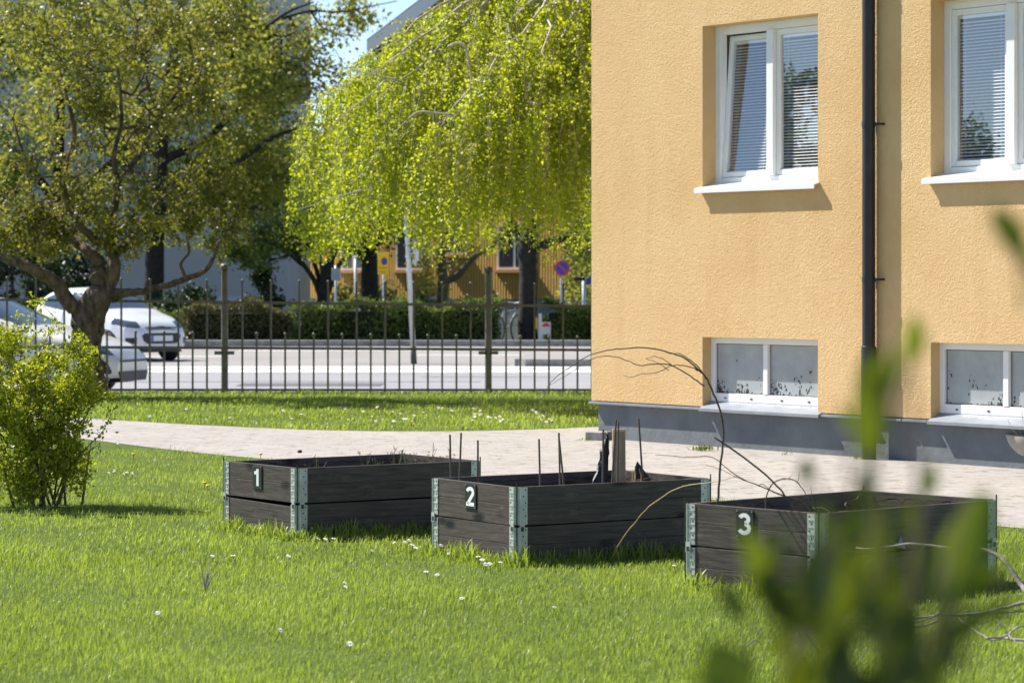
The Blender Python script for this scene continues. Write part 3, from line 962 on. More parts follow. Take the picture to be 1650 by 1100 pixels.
def colonise(limbs, tips, seed, seg=.16, wig=.05, minr=.004, r_tip=.004, pw=2.4, up=0.0, gnarl=0.0):
    """limbs: list of (points, radii). tips: (N,3). Grows a twig from the nearest wood to every tip.
    returns MB with tubes, and arrays of twig points for the leaves"""
    rl = random.Random(seed)
    nodes, par, fixed = [], [], []
    for pts, rad in limbs:
        S = smooth_path(pts, 4)
        last = None
        for i, p in enumerate(S):
            f = i / (len(S) - 1) * (len(rad) - 1); k = min(int(f), len(rad) - 2); rr = rad[k] + (rad[k + 1] - rad[k]) * (f - k)
            q = p + Vector((rl.gauss(0, 1), rl.gauss(0, 1), rl.gauss(0, 1))) * gnarl * rr
            nodes.append(q); par.append(last); fixed.append(rr); last = len(nodes) - 1
    nl = len(nodes)
    arr = np.array([tuple(n) for n in nodes], float)
    root = arr[0]
    order = np.argsort(np.linalg.norm(tips - arr[nl // 2], axis=1))
    cap = nl + 60 * len(tips)
    buf = np.zeros((cap, 3)); buf[:nl] = arr; cnt = nl
    twig_mid = []
    for ti in order:
        t = tips[ti]
        d = np.linalg.norm(buf[:cnt] - t, axis=1)
        j = int(np.argmin(d)); dist = d[j]
        n = max(2, min(40, int(dist / seg) + 1))
        p0 = buf[j].copy(); last = j
        side = np.array([rl.gauss(0, 1), rl.gauss(0, 1), rl.gauss(0, 1) + up]) * dist * .16
        for k in range(1, n + 1):
            f = k / n
            p = p0 * (1 - f) + t * f + side * math.sin(math.pi * f)
            if k < n: p = p + np.array([rl.gauss(0, wig), rl.gauss(0, wig), rl.gauss(0, wig)]) * min(1, dist)
            buf[cnt] = p; par.append(last); fixed.append(None); last = cnt; cnt += 1
    # pipe model radii
    load = np.zeros(cnt); kids = [[] for _ in range(cnt)]
    for i in range(cnt - 1, -1, -1):
        if load[i] == 0: load[i] = 1
        if par[i] is not None:
            load[par[i]] += load[i] if i >= nl or True else 0
            kids[par[i]].append(i)
    rad = np.maximum(minr, r_tip * load ** (1 / pw) * .75)
    mx = None
    for i in range(cnt):
        if fixed[i] is not None: rad[i] = fixed[i]
    for i in range(nl, cnt):
        rad[i] = min(rad[i], rad[par[i]] * .9 + .0005)
    b = MB()
    starts = []
    for i in range(cnt):
        if par[i] is None: starts.append((i, None))
    stack = starts[:]
    while stack:
        i, pr = stack.pop()
        chain = ([pr] if pr is not None else []) + [i]
        while kids[i]:
            ks = sorted(kids[i], key=lambda q: -load[q] - (1e6 if q < nl else 0))
            for q in ks[1:]: stack.append((q, i))
            i = ks[0]; chain.append(i)
        if len(chain) >= 2:
            rr = [rad[q] for q in chain]
            if pr is not None: rr[0] = min(rr[0], rr[1] * 1.15)
            b.tube([buf[q] for q in chain], rr, 10 if rr[0] > .06 else (6 if rr[0] > .015 else 3), caps=False)
    return b, buf[nl:cnt].copy(), load[nl:cnt].copy(), nl


def ell(n, c, r, inner=.0, zmin=None, seed=0):
    g = np.random.default_rng(seed)
    out = []
    while len(out) < n:
        p = g.uniform(-1, 1, (n * 2, 3)); q = (p ** 2).sum(1)
        p = p[(q < 1) & (q > inner ** 2)]
        # lumpy outline
        ph = np.arctan2(p[:, 2], p[:, 0])
        lump = .86 + .14 * np.sin(ph * 5 + seed) * np.cos(ph * 3 + p[:, 1] * 4)
        w = p * np.array(r) * lump[:, None] + np.array(c)
        if zmin is not None: w = w[w[:, 2] > zmin]
        out += list(w)
    return np.array(out[:n])


def clumps(n, c, r, k, sub, seed=0, zmin=None):
    g = np.random.default_rng(seed)
    cs = ell(k, c, r, .15, zmin, seed)
    ss = g.uniform(.6, 1.25, k) * sub
    i = g.integers(0, k, n)
    return cs[i] + unit(g.normal(size=(n, 3))) * (g.random(n) ** .45 * ss[i])[:, None]


def leaves_on(pts, load, n, spread, maxload=3):
    sel = pts[load <= maxload]
    idx = rng.integers(0, len(sel), n)
    return sel[idx] + rng.normal(size=(n, 3)) * spread


def rel(P, base):
    return np.asarray(P, float) - np.array(tuple(base))[None]


def tree(name, label, cat, base, limbs, tips, nleaf, lsize, lspread, bark, leafm, seed, group=None, kw=None, lw=.36, maxload=3, down=0, clump=True, burl=False):
    base = Vector(base)
    t = thing(name, label, cat, base, 0, group)
    L = [([Vector(p) - base for p in pts], rad) for pts, rad in limbs]
    b, pts, load, nl = colonise(L, rel(tips, base), seed, **(kw or {}))
    if burl:
        S = smooth_path(L[0][0], 9); rr = L[0][1]; n = 40; b0 = len(b.v)
        for i, p in enumerate(S):
            f = i / (len(S) - 1) * (len(rr) - 1); k = min(int(f), len(rr) - 2); r_ = rr[k] + (rr[k + 1] - rr[k]) * (f - k)
            for q in range(n):
                a = 2 * math.pi * q / n
                tw = a + p.z * 2.6
                m_ = 1.0 + .11 * math.sin(3 * tw) + .07 * math.sin(7 * tw + p.z * 5) + .05 * math.sin(11 * a - p.z * 9) + .09 * math.sin(p.z * 8 + math.sin(a * 2) * 1.5) + .03 * math.sin(17 * tw + p.z * 21)
                b.v.append((p.x + r_ * m_ * math.cos(a), p.y + r_ * m_ * math.sin(a), p.z))
        for i in range(len(S) - 1):
            for q in range(n):
                q2 = (q + 1) % n
                b.f.append((b0 + i * n + q, b0 + i * n + q2, b0 + (i + 1) * n + q2, b0 + (i + 1) * n + q)); b.m.append(0)
    tr = b.build('trunk', M[bark], t, smooth=True)
    P = leaves_on(pts, load, nleaf, lspread, maxload)
    tint = None
    if clump:
        c = np.sin(P[:, 0] * 3.1 + seed) * np.sin(P[:, 2] * 3.7 + seed * 2) * np.sin(P[:, 1] * 2.9) * .35
        tint = np.clip(.5 + c + rng.normal(size=len(P)) * .25, 0, 1)
    cr = leaf_cloud('crown', P, rng.uniform(.5, 1.45, len(P)) * lsize, M[leafm], t, wid=lw, tint=tint, down=down)
    return t


# the gnarled tree in front of the fence
TD = 36.2
A = lambda *p: [at(x, y, TD + dd) for x, y, dd in p]
limbs = [
    (A((152, 640, 0), (150, 600, 0), (146, 575, 0), (140, 545, 0), (143, 515, 0), (152, 490, 0), (166, 468, 0), (162, 440, 0)), [.19, .145, .17, .215, .225, .22, .19, .14]),
    (A((135, 515, 0), (110, 484, -.1), (88, 455, -.2), (60, 436, -.3), (30, 424, -.3), (0, 413, -.2), (-50, 396, 0), (-95, 360, .2)), [.15, .125, .11, .09, .08, .07, .055, .04]),
    (A((162, 455, 0), (155, 418, 0), (132, 396, .1), (102, 380, .2), (78, 358, .3), (52, 318, .5), (40, 260, .8), (20, 190, 1.0)), [.15, .11, .085, .065, .05, .04, .03, .02]),
    (A((168, 462, 0), (184, 425, 0), (176, 390, .1), (181, 350, 0), (190, 300, -.2), (184, 250, -.4), (196, 190, -.5), (190, 110, -.6)), [.16, .11, .085, .07, .05, .04, .03, .02]),
    (A((181, 400, .1), (150, 385, -.2), (118, 345, -.5), (100, 290, -.7), (120, 220, -.9), (105, 150, -1)), [.085, .07, .055, .05, .04, .025]),
    (A((175, 480, 0), (200, 473, -.1), (230, 470, -.2), (255, 462, -.3), (283, 456, -.3), (306, 447, -.3), (330, 436, -.4), (345, 414, -.4), (352, 390, -.4)), [.13, .075, .055, .05, .05, .045, .04, .032, .025]),
    (A((186, 410, 0), (215, 385, .3), (235, 350, .6), (262, 322, .8), (300, 290, .9), (330, 260, 1)), [.09, .07, .055, .045, .035, .025]),
    (A((184, 300, -.2), (225, 250, .1), (250, 200, .2), (285, 150, .1), (320, 110, 0)), [.06, .045, .038, .03, .02]),
    (A((300, 448, -.3), (292, 425, -.4), (305, 405, -.6), (300, 380, -.7)), [.03, .025, .02, .015]),
]
c = at(150, 150, TD)
tips = np.concatenate([clumps(1500, tuple(c), (2.15, 1.9, 2.35), 85, .37, seed=3), clumps(340, tuple(at(340, 340, TD)), (.6, .7, .7), 20, .28, seed=4),
                       clumps(260, tuple(at(30, 372, TD)), (.9, .9, .42), 16, .26, seed=5), clumps(140, tuple(at(170, 370, TD)), (.7, .8, .35), 9, .25, seed=6)])
tree('gnarled_tree', 'gnarled twisted tree with burled brown trunk in front of the fence', 'tree', at(152, 640, TD) * Vector((1, 1, 0)) if False else (at(152, 640, TD).x, TD, 0),
     [(p, [x * .8 for x in r]) for p, r in limbs], tips, 30000, .05, .048, 'bark', 'leaf_haw', 3, kw=dict(seg=.12, wig=.05, gnarl=.17, r_tip=.0066, minr=.0062), lw=.42, maxload=4, burl=True)

# weeping birch behind the building corner
bb = Vector((at(1005, 600, 35).x, 35.0, 0))
bt = thing('weeping_birch', 'bright yellow-green weeping birch with hanging strands by the building corner', 'tree', bb)
zenv_r = [0, 1.0, 1.8, 2.25, 3.0, 3.4, 3.93, 4.15, 4.35]
zenv_z = [6.5, 6.0, 5.3, 4.95, 4.38, 4.14, 3.7, 3.2, 2.5]
zbot_r = [0, 1.0, 2.0, 2.9, 3.2, 3.5, 3.8, 4.1, 4.4]
zbot_z = [2.05, 2.0, 2.0, 1.92, 1.8, 1.66, 1.66, 1.66, 1.8]
tr = MB(); strands = MB(); LP, LA = [], []
rb = random.Random(21)
tr.tube(smooth_path([(0, 0, -.05), (.03, 0, 1.2), (-.02, .03, 2.4), (.02, 0, 3.6), (0, .02, 4.8), (.02, 0, 5.7)]), [.2, .18, .165, .15, .14, .13, .12, .11, .10, .095, .09, .08, .07, .065, .06, .055, .05, .045, .04, .035, .03], 12)
limb_nodes = []
nlimb = 108
for i in range(nlimb):
    phi = 2 * math.pi * (i * .618034 % 1) + rb.uniform(-.1, .1)
    hidden = math.cos(phi) > .45
    if hidden and rb.random() < .45: continue
    Re = rb.choice([4.0, 3.8, 3.45, 2.9, 2.4, 3.95]) * rb.uniform(.9, 1.03)
    dz = rb.choice([0, .05, .1, .35, .7, 1.1])
    if rb.random() < .16: dz = rb.uniform(1.0, 1.7)
    zs = rb.uniform(3.0, 5.5)
    P = []
    drift = rb.uniform(-.5, .5)
    for k in range(15):
        f = k / 14; r = Re * f ** .9
        zt = np.interp(r, zenv_r, zenv_z) - dz * min(1, f * 2.5)
        z0 = zs + (np.interp(r, zenv_r, zenv_z) - dz - zs) * (1 - (1 - f) ** 2.2)
        z = min(z0, zt) if f > .1 else zs + .2 * f
        a = phi + drift * f + rb.gauss(0, .025)
        P.append(Vector((r * math.cos(a), r * math.sin(a), max(z, 1.7) + rb.gauss(0, .035))))
    rads = [.034 * (1 - f / 14) ** .9 + .0042 for f in range(15)]
    tr.tube(P, rads, 6)
    # side twigs
    for k in range(3, 15):
        for q in range(2 if k < 14 else 3):
            if rb.random() < .12: continue
            st = P[k] + Vector((rb.gauss(0, .03), rb.gauss(0, .03), 0))
            rr = math.hypot(st.x, st.y)
            zb = np.interp(rr, zbot_r, zbot_z) + abs(rb.gauss(0, .22))
            Ls = min(rb.uniform(.5, 2.1), st.z - zb)
            if Ls < .12: Ls = .12
            outw = Vector((st.x, st.y, 0)).normalized() if rr > .01 else Vector((1, 0, 0))
            tang = Vector((-outw.y, outw.x, 0))
            sp = rb.uniform(.02, .42) * min(1.0, Ls); tg = rb.uniform(-.35, .35) * min(1.0, Ls)
            n = max(3, int(Ls / .11)); Q = []
            for j in range(n + 1):
                f = j / n
                Q.append(st + outw * sp * (1 - (1 - f) ** 2) * .8 + tang * tg * (1 - (1 - f) ** 2) + Vector((rb.gauss(0, .008), rb.gauss(0, .008), -Ls * f ** 1.25 + .1 * math.sin(math.pi * min(1, f * 2)) * min(1, Ls))))
            strands.tube(Q, [.006 * (1 - j / n) + .0016 for j in range(n + 1)], 3, caps=False)
            nlv = int(Ls / .0066)
            for _ in range(nlv):
                f = rb.uniform(.06, 1); j = min(int(f * n), n - 1); g = f * n - j
                p = Q[j].lerp(Q[j + 1], g)
                LP.append((p.x + rb.gauss(0, .036), p.y + rb.gauss(0, .036), p.z + rb.gauss(0, .025)))
for _ in range(420):
    phi = R(rb.uniform(105, 285)); r = rb.uniform(2.3, 4.08)
    zt = np.interp(r, zenv_r, zenv_z) - abs(rb.gauss(0, .35)) - .02
    zb = np.interp(r, zbot_r, zbot_z) + abs(rb.gauss(0, .2))
    Ls = min(rb.uniform(.5, 1.9), max(.15, zt - zb)); n = max(3, int(Ls / .11))
    o_ = Vector((math.cos(phi), math.sin(phi), 0)); tg = Vector((-o_.y, o_.x, 0)) * rb.uniform(-.3, .3)
    st = o_ * r + Vector((0, 0, zt)); Q = []
    for j in range(-3, n + 1):
        if j < 0: Q.append(st - o_ * .13 * -j + Vector((0, 0, -.02 * j * j + .02))); continue
        f = j / n
        Q.append(st + o_ * .12 * f + tg * f * .6 + Vector((rb.gauss(0, .008), rb.gauss(0, .008), -Ls * f ** 1.15)))
    strands.tube(Q, [.0055 * (1 - j / len(Q)) + .0016 for j in range(len(Q))], 3, caps=False)
    for _2 in range(int(Ls / .0075)):
        f = rb.uniform(0, 1) * (len(Q) - 1); j = min(int(f), len(Q) - 2); p = Q[j].lerp(Q[j + 1], f - j)
        LP.append((p.x + rb.gauss(0, .034), p.y + rb.gauss(0, .034), p.z + rb.gauss(0, .025)))
for pts, r0 in (([(722, 76), (734, 70), (748, 74), (754, 93), (759, 124), (757, 155), (753, 179), (740, 192), (733, 222), (736, 245)], .016), ([(753, 182), (744, 186), (700, 182), (673, 181), (650, 200), (635, 216), (598, 260), (575, 290)], .015),
                ([(672, 182), (660, 205), (640, 232)], .009), ([(640, 128), (623, 125), (590, 118), (567, 114), (540, 122)], .011), ([(655, 85), (640, 90), (622, 103), (605, 120)], .01),
                ([(740, 192), (750, 222), (757, 246)], .009), ([(738, 200), (728, 218), (720, 236)], .007), ([(775, 285), (787, 275), (805, 266), (827, 269), (873, 272), (880, 285)], .013),
                ([(880, 240), (867, 246), (848, 257), (840, 270)], .01), ([(870, 95), (867, 102), (850, 145), (836, 182), (832, 200)], .009), ([(600, 300), (570, 310), (540, 318), (505, 330), (480, 338)], .01), ([(625, 125), (600, 150), (560, 180), (530, 210)], .01),
                ([(820, 190), (819, 215), (812, 240), (795, 260)], .009), ([(920, 150), (935, 180), (940, 200)], .009)):
    P = [at(x, y, 31.9 + .5 * abs(x - 760) / 300) - bb for x, y in pts]; S = smooth_path(P)
    tr.tube(S, [r0 * (1 - .65 * i / (len(S) - 1)) for i in range(len(S))], 6)
tr.build('trunk', M['bark_pale'], bt, smooth=True)
strands.build('twigs', M['twig_grey'], bt, smooth=True)
LP = np.array(LP)
dn = np.sin(LP[:, 0] * 6.1 + 1.1 * np.sin(LP[:, 2] * 3)) * np.sin(LP[:, 2] * 4.3 + LP[:, 1] * 2.2) + .6 * np.sin(LP[:, 1] * 7.3 + LP[:, 0] * 3.1)
LP = LP[rng.random(len(LP)) < np.clip(.70 + .42 * dn, .2, 1)]
print('birch leaves', len(LP))
leaf_cloud('crown', LP, rng.uniform(.028, .050, len(LP)), M['leaf_birch'], bt, wid=.40, down=.7,
           tint=np.clip(.55 + .25 * np.sin(LP[:, 0] * 4) * np.sin(LP[:, 2] * 3 + LP[:, 1] * 2) + rng.normal(size=len(LP)) * .22, 0, 1))


def simple_tree(name, label, px, D, rad, limbs_px, crowns, ntips, nleaf, lsize, spread, bark, leafm, seed, group='trees across the street', gz=0.0, kw=None, maxload=3, clumped=0):
    """limbs in photo pixels at distance D; crowns: (px, py, rx m, ry m, rz m, share)"""
    limbs = []
    for pts, rr in limbs_px:
        limbs.append(([at(x, y, D + dd) for x, y, dd in pts], rr))
    bs = at(px, 560, D); bs.z = gz
    limbs[0][0][0].z = gz - .05
    tips = np.concatenate([clumps(int(ntips * c[5]), tuple(at(c[0], c[1], D)), c[2:5], 26, clumped, seed + i) if clumped else ell(int(ntips * c[5]), tuple(at(c[0], c[1], D)), c[2:5], .15, seed=seed + i) for i, c in enumerate(crowns)])
    return tree(name, label, 'tree', bs, limbs, tips, nleaf, lsize, spread, bark, leafm, seed, group, kw or dict(seg=.3, wig=.08, gnarl=.04, r_tip=.009, minr=.006), maxload=maxload)


GZ = -.4
simple_tree('spreading_tree', 'large spreading tree with long dark limbs and sparse young leaves', 245, 74, .25, [
    ([(243, 560, 0), (247, 470, 0), (250, 380, 0), (256, 280, 0), (266, 170, 0), (285, 60, 0), (300, -60, 0)], [.3, .26, .24, .2, .17, .13, .08]),
    ([(264, 190, 0), (310, 150, -.4), (355, 105, -.6), (410, 60, -.8), (460, 22, -1), (505, 4, -1)], [.11, .09, .07, .055, .04, .02]),
    ([(258, 262, 0), (330, 225, .2), (380, 180, .5), (440, 145, .6), (500, 138, .6)], [.12, .1, .085, .06, .03]),
    ([(455, 30, -.9), (500, 18, -1), (545, 20, -1), (590, 12, -1), (640, 2, -1)], [.045, .035, .025, .018, .012]),
    ([(500, 18, -1), (520, 45, -1), (555, 60, -1)], [.03, .02, .012]),
    ([(254, 300, 0), (320, 290, -.8), (380, 262, -1.1), (440, 222, -1.3), (500, 200, -1.4)], [.12, .1, .08, .06, .03]),
    ([(250, 345, 0), (330, 322, .4), (385, 300, .6), (430, 285, .7), (505, 288, .7)], [.12, .1, .085, .07, .03]),
    ([(250, 370, 0), (310, 340, -.5), (360, 330, -.6), (420, 335, -.8), (470, 320, -.9)], [.1, .08, .06, .05, .03]),
    ([(258, 250, 0), (200, 200, .4), (150, 120, .7), (100, 40, 1)], [.12, .1, .07, .04]),
    ([(268, 160, 0), (330, 95, .6), (380, 35, 1), (420, -30, 1)], [.1, .08, .06, .03])],
    [(395, 100, 2.2, 2.4, 2.5, .5), (425, 265, 1.6, 2.2, 1.7, .32), (160, 110, 2.9, 2.4, 3.2, .16), (545, 25, 1.1, .7, .5, .035), (515, 95, .55, .6, .9, .035)],
    960, 28500, .115, .2, 'bark_dark', 'leaf_far', 31, gz=GZ, maxload=3, clumped=.75)
simple_tree('backing_tree', 'dense darker tree behind the spreading tree at far left', 95, 79, .2, [
    ([(95, 560, 0), (96, 440, 0), (92, 330, 0), (96, 200, 0), (100, 60, 0)], [.28, .24, .2, .14, .08]),
    ([(94, 350, 0), (150, 290, 0), (210, 230, 0)], [.15, .1, .05]), ([(94, 330, 0), (40, 260, 0), (-20, 200, 0)], [.15, .1, .05])],
    [(90, 130, 3.6, 2.2, 3.9, .5), (255, 250, 1.7, 1.5, 2.6, .25), (400, 215, 1.7, 1.4, 2.7, .25)], 760, 20000, .125, .22, 'bark_dark', 'leaf_mid', 37, gz=GZ, clumped=.7)
simple_tree('thick_trunk_tree', 'tree with a thick straight trunk darkened as in shade beside the gate post', 850, 67.2, .3, [
    ([(850, 556, 0), (850, 500, 0), (851, 440, 0), (850, 400, 0), (856, 340, 0), (862, 250, 0)], [.24, .215, .205, .23, .19, .15]),
    ([(850, 405, 0), (880, 392, -.2), (912, 380, -.4), (950, 340, -.6)], [.14, .12, .08, .05]),
    ([(850, 400, 0), (820, 350, .3), (790, 290, .5)], [.13, .1, .05])],
    [(880, 230, 2.8, 2.5, 2.2, .8), (938, 390, .5, .8, .7, .2)], 300, 6500, .10, .16, 'bark_dark', 'leaf_far', 41)
simple_tree('forked_tree', 'small forked olive tree before the yellow house', 712, 77, .16, [
    ([(713, 560, 0), (712, 490, 0), (714, 455, 0), (711, 420, 0), (712, 370, 0), (706, 310, 0)], [.2, .17, .15, .13, .1, .06]),
    ([(714, 455, 0), (735, 446, 0), (752, 428, -.1), (770, 410, -.1), (795, 395, -.2), (815, 360, -.2)], [.11, .1, .09, .07, .06, .03])],
    [(715, 385, 1.1, 1.1, .9, .6), (690, 440, .55, .6, .6, .2), (770, 375, .8, .8, .6, .2)], 170, 2200, .075, .16, 'bark_olive', 'leaf_far', 43, gz=GZ)
simple_tree('shade_tree', 'dark trunked shady tree behind the yellow sign', 597, 76, .2, [
    ([(597, 560, 0), (596, 470, 0), (596, 420, 0), (592, 370, 0), (585, 300, 0)], [.27, .24, .22, .2, .14]),
    ([(596, 425, 0), (560, 395, 0), (520, 370, .2)], [.12, .09, .05]), ([(595, 400, 0), (630, 370, 0), (660, 330, 0)], [.12, .09, .05])],
    [(575, 345, 1.7, 1.6, 1.25, 1)], 260, 6500, .10, .15, 'bark_dark', 'leaf_hedge', 47, gz=GZ)
simple_tree('vase_tree', 'multi-stemmed dark tree fanning out behind the hedge', 522, 71.5, .12, [
    ([(522, 560, 0), (521, 482, 0), (527, 440, 0), (536, 410, 0), (548, 360, 0)], [.2, .17, .13, .09, .05]),
    ([(519, 490, 0), (508, 455, 0), (488, 425, 0), (468, 398, 0)], [.08, .065, .055, .04]),
    ([(520, 488, 0), (513, 445, .1), (503, 415, .1), (490, 380, .1)], [.08, .06, .05, .04]),
    ([(521, 486, 0), (520, 440, -.1), (516, 410, -.1), (512, 370, -.1)], [.08, .06, .05, .04]),
    ([(524, 484, 0), (540, 440, 0), (560, 405, 0), (580, 380, 0)], [.08, .065, .05, .035]),
    ([(520, 488, 0), (500, 440, .2), (478, 420, .2), (455, 400, .3)], [.06, .05, .04, .03])],
    [(500, 375, 1.5, 1.2, .62, .62), (410, 400, 1.1, .7, .5, .38)], 330, 9000, .085, .12, 'bark_dark', 'leaf_hedge', 53, gz=-.2)


# trees left of the frame: the panes mirror them
for k, (x, y, hgt, lab) in enumerate(((-25.5, 31.0, 5.4, 'dark leafy tree beyond the left edge, mirrored in the left window'), (-29.0, 29.2, 4.9, 'lower dark tree beyond the left edge, mirrored in the right window'))):
    bs = Vector((x, y, 0)); V3 = lambda a, b_, c_: bs + Vector((a, b_, c_))
    tree('mirrored_tree', lab, 'tree', bs, [([V3(0, 0, -.05), V3(.05, 0, hgt * .3), V3(-.05, 0, hgt * .6), V3(0, 0, hgt * .8)], [.2, .16, .11, .05])],
         clumps(260, (x, y, hgt * .62), (1.9, 2.0, hgt * .36), 24, .5, 90 + k), 9000, .11, .13, 'bark_dark', 'leaf_mid', 91 + k, 'trees mirrored in the window panes', dict(seg=.3, wig=.06, r_tip=.008))


# dense shrubs: leaves over short stems
def shrub(name, label, px, py_top, D, rx, ry, hgt, n, lsize, leafm, seed, group, gz=0.0, conic=False):
    base = at(px, 500, D); base.z = gz
    t = thing(name, label, 'shrub', base, 0, group)
    g = np.random.default_rng(seed)
    nt = 60
    if conic:
        zz = g.random(nt) ** 1.4; rr = (1 - zz * .85) * np.sqrt(g.random(nt)) * (.75 + .35 * np.sin(zz * 23))
        an = g.random(nt) * 6.283
        tips = np.stack([rr * np.cos(an) * rx, rr * np.sin(an) * ry, .12 + zz * hgt], 1)
    else:
        tips = ell(nt, (0, 0, hgt * .55), (rx, ry, hgt * .5), .2, .05, seed)
    limbs = [([Vector((0, 0, -.05)), Vector((.02, 0, hgt * .3)), Vector((-.02, .02, hgt * .6)), Vector((0, 0, hgt * .85))], [.06, .05, .035, .015])]
    b, pts, load, nl = colonise(limbs, tips, seed, seg=.15, wig=.04, r_tip=.006)
    b.build('stems', M['bark_olive'], t, smooth=True)
    P = leaves_on(pts, load, n, .09 if conic else .12, 4)
    P[:, 2] = np.maximum(P[:, 2], .02)
    leaf_cloud('foliage', P, g.uniform(.6, 1.3, n) * lsize, M[leafm], t, wid=.2 if conic else .36)
    return t


shrub('conifer_shrub', 'dark spreading conifer against the pale grey wall', 425, 435, 72, 1.0, .8, 2.0, 3600, .13, 'leaf_dark', 61, None, -.35, True)
shrub('leafy_shrub', 'pale leafy shrub left of the dark trunk behind the hedge', 557, 435, 78, .5, .5, 1.9, 1100, .09, 'leaf_mid', 63, 'shrubs before the yellow house', GZ)
shrub('leafy_shrub', 'fresh green shrub under the yellow sign', 622, 435, 79, .65, .5, 1.9, 1500, .09, 'leaf_mid', 64, 'shrubs before the yellow house', GZ)
shrub('leafy_shrub', 'grey-green shrub behind the leaning post', 680, 440, 80, .6, .5, 1.9, 1000, .09, 'leaf_mid', 65, 'shrubs before the yellow house', GZ)
shrub('leafy_shrub', 'loose pale shrub at the right end of the yellow house', 938, 370, 72, .7, .7, 2.9, 1500, .09, 'leaf_far', 66, 'shrubs before the yellow house', -.3)
shrub('dark_shrub', 'dark evergreen shrub behind the two white cars at far left', 20, 380, 68, 1.5, 1.0, 2.9, 4200, .12, 'leaf_dark', 67, 'dark shrubs behind the parked cars', 0)
shrub('dark_shrub', 'dark evergreen shrub above the white hatchback roof', 120, 400, 69.5, 1.2, 1.0, 2.5, 3400, .12, 'leaf_dark', 68, 'dark shrubs behind the parked cars', 0)
shrub('dark_shrub', 'low dark shrub between the hatchback and the grey wall', 300, 450, 69, .9, .8, 1.35, 2200, .11, 'leaf_dark', 69, 'dark shrubs behind the parked cars', 0)


def hedge(name, label, x0, x1, y0, y1, h, n, leafm, seed):
    g = np.random.default_rng(seed)
    t = thing(name, label, 'hedge', ((x0 + x1) / 2, (y0 + y1) / 2, 0), 0, 'clipped hedges across the road')
    lx, ly = (x1 - x0) / 2, (y1 - y0) / 2
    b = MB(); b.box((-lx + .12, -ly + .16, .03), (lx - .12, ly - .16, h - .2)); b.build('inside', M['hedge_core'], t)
    P = np.stack([g.uniform(-lx, lx, n), g.uniform(-ly, ly, n), g.uniform(.02, h, n)], 1)
    # most leaves near the skin; lumpy skin
    face = g.integers(0, 4, n)
    P[face <= 1, 1] = -ly + np.abs(g.normal(0, .09, (face <= 1).sum()))
    P[face == 2, 2] = h - np.abs(g.normal(0, .07, (face == 2).sum()))
    lump = .10 * np.sin(P[:, 0] * 2.3 + seed) + .07 * np.sin(P[:, 0] * 5.1) + .05 * np.sin(P[:, 2] * 7 + P[:, 0] * 3)
    P[:, 1] += lump * .8; P[:, 2] += np.where(P[:, 2] > h * .7, lump, 0) + (g.random(n) < .04) * g.uniform(0, .16, n)
    P[:, 2] = np.maximum(P[:, 2], .02)
    tn = np.clip(.45 + .3 * np.sin(P[:, 0] * 3.3 + seed) * np.sin(P[:, 2] * 4) + g.normal(0, .25, n), 0, 1)
    leaf_cloud('foliage', P, g.uniform(.05, .095, n), M[leafm], t, tint=tn)


hx = lambda px: (px - 825) / F * 66.8
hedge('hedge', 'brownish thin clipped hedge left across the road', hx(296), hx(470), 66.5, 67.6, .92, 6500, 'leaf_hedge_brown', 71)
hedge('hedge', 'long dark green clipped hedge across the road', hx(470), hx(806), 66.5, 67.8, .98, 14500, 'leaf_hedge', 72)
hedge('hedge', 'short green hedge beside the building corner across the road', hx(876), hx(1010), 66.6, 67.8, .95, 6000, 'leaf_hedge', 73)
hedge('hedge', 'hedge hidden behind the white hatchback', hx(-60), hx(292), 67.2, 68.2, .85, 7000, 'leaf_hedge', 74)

# ------------------------------------------------------------------ far buildings
M['pale_wall'] = varied('pale_grey_plaster', (.44, .435, .47), (.5, .495, .53), .4, .9, .004, 6)
M['far_glass'] = mat('dark_far_window', (.03, .035, .045), .12, spec=.7)
M['far_frame'] = mat('pale_far_frame', (.6, .6, .6), .5)
M['brown_wall'] = varied('brown_gable_render', (.24, .17, .11), (.3, .215, .145), 1, .9, .003, 8)
M['bargeboard'] = varied('pale_blue_board', (.55, .6, .68), (.62, .66, .72), 3, .5, 0)
M['roof_tile'] = varied('dark_roof', (.08, .07, .07), (.13, .11, .1), 4, .7, .01, 12)
M['orange_sill'] = mat('orange_sill', (.62, .33, .14), .5)


def panel_setup(nt, p):
    v = coords(nt)
    wv = nd(nt, 'ShaderNodeTexWave', wave_type='BANDS', bands_direction='X'); wv.inputs['Scale'].default_value = 2.6
    nt.links.new(v, wv.inputs['Vector'])
    n = noise(nt, v, 1.3, 4, .6)
    c = ramp(nt, n, [(.3, (.54, .31, .07)), (.7, (.63, .38, .10))])
    g = ramp(nt, wv.outputs['Fac'], [(.06, (.45, .45, .45)), (.2, (1, 1, 1))])
    nt.links.new(mixc(nt, 1, c, g, 'MULTIPLY'), p.inputs['Base Color'])
    bump(nt, p, wv.outputs['Fac'], .03)


M['panel'] = mat('yellow_panelling', (.45, .28, .07), .7, spec=.3, setup=panel_setup)

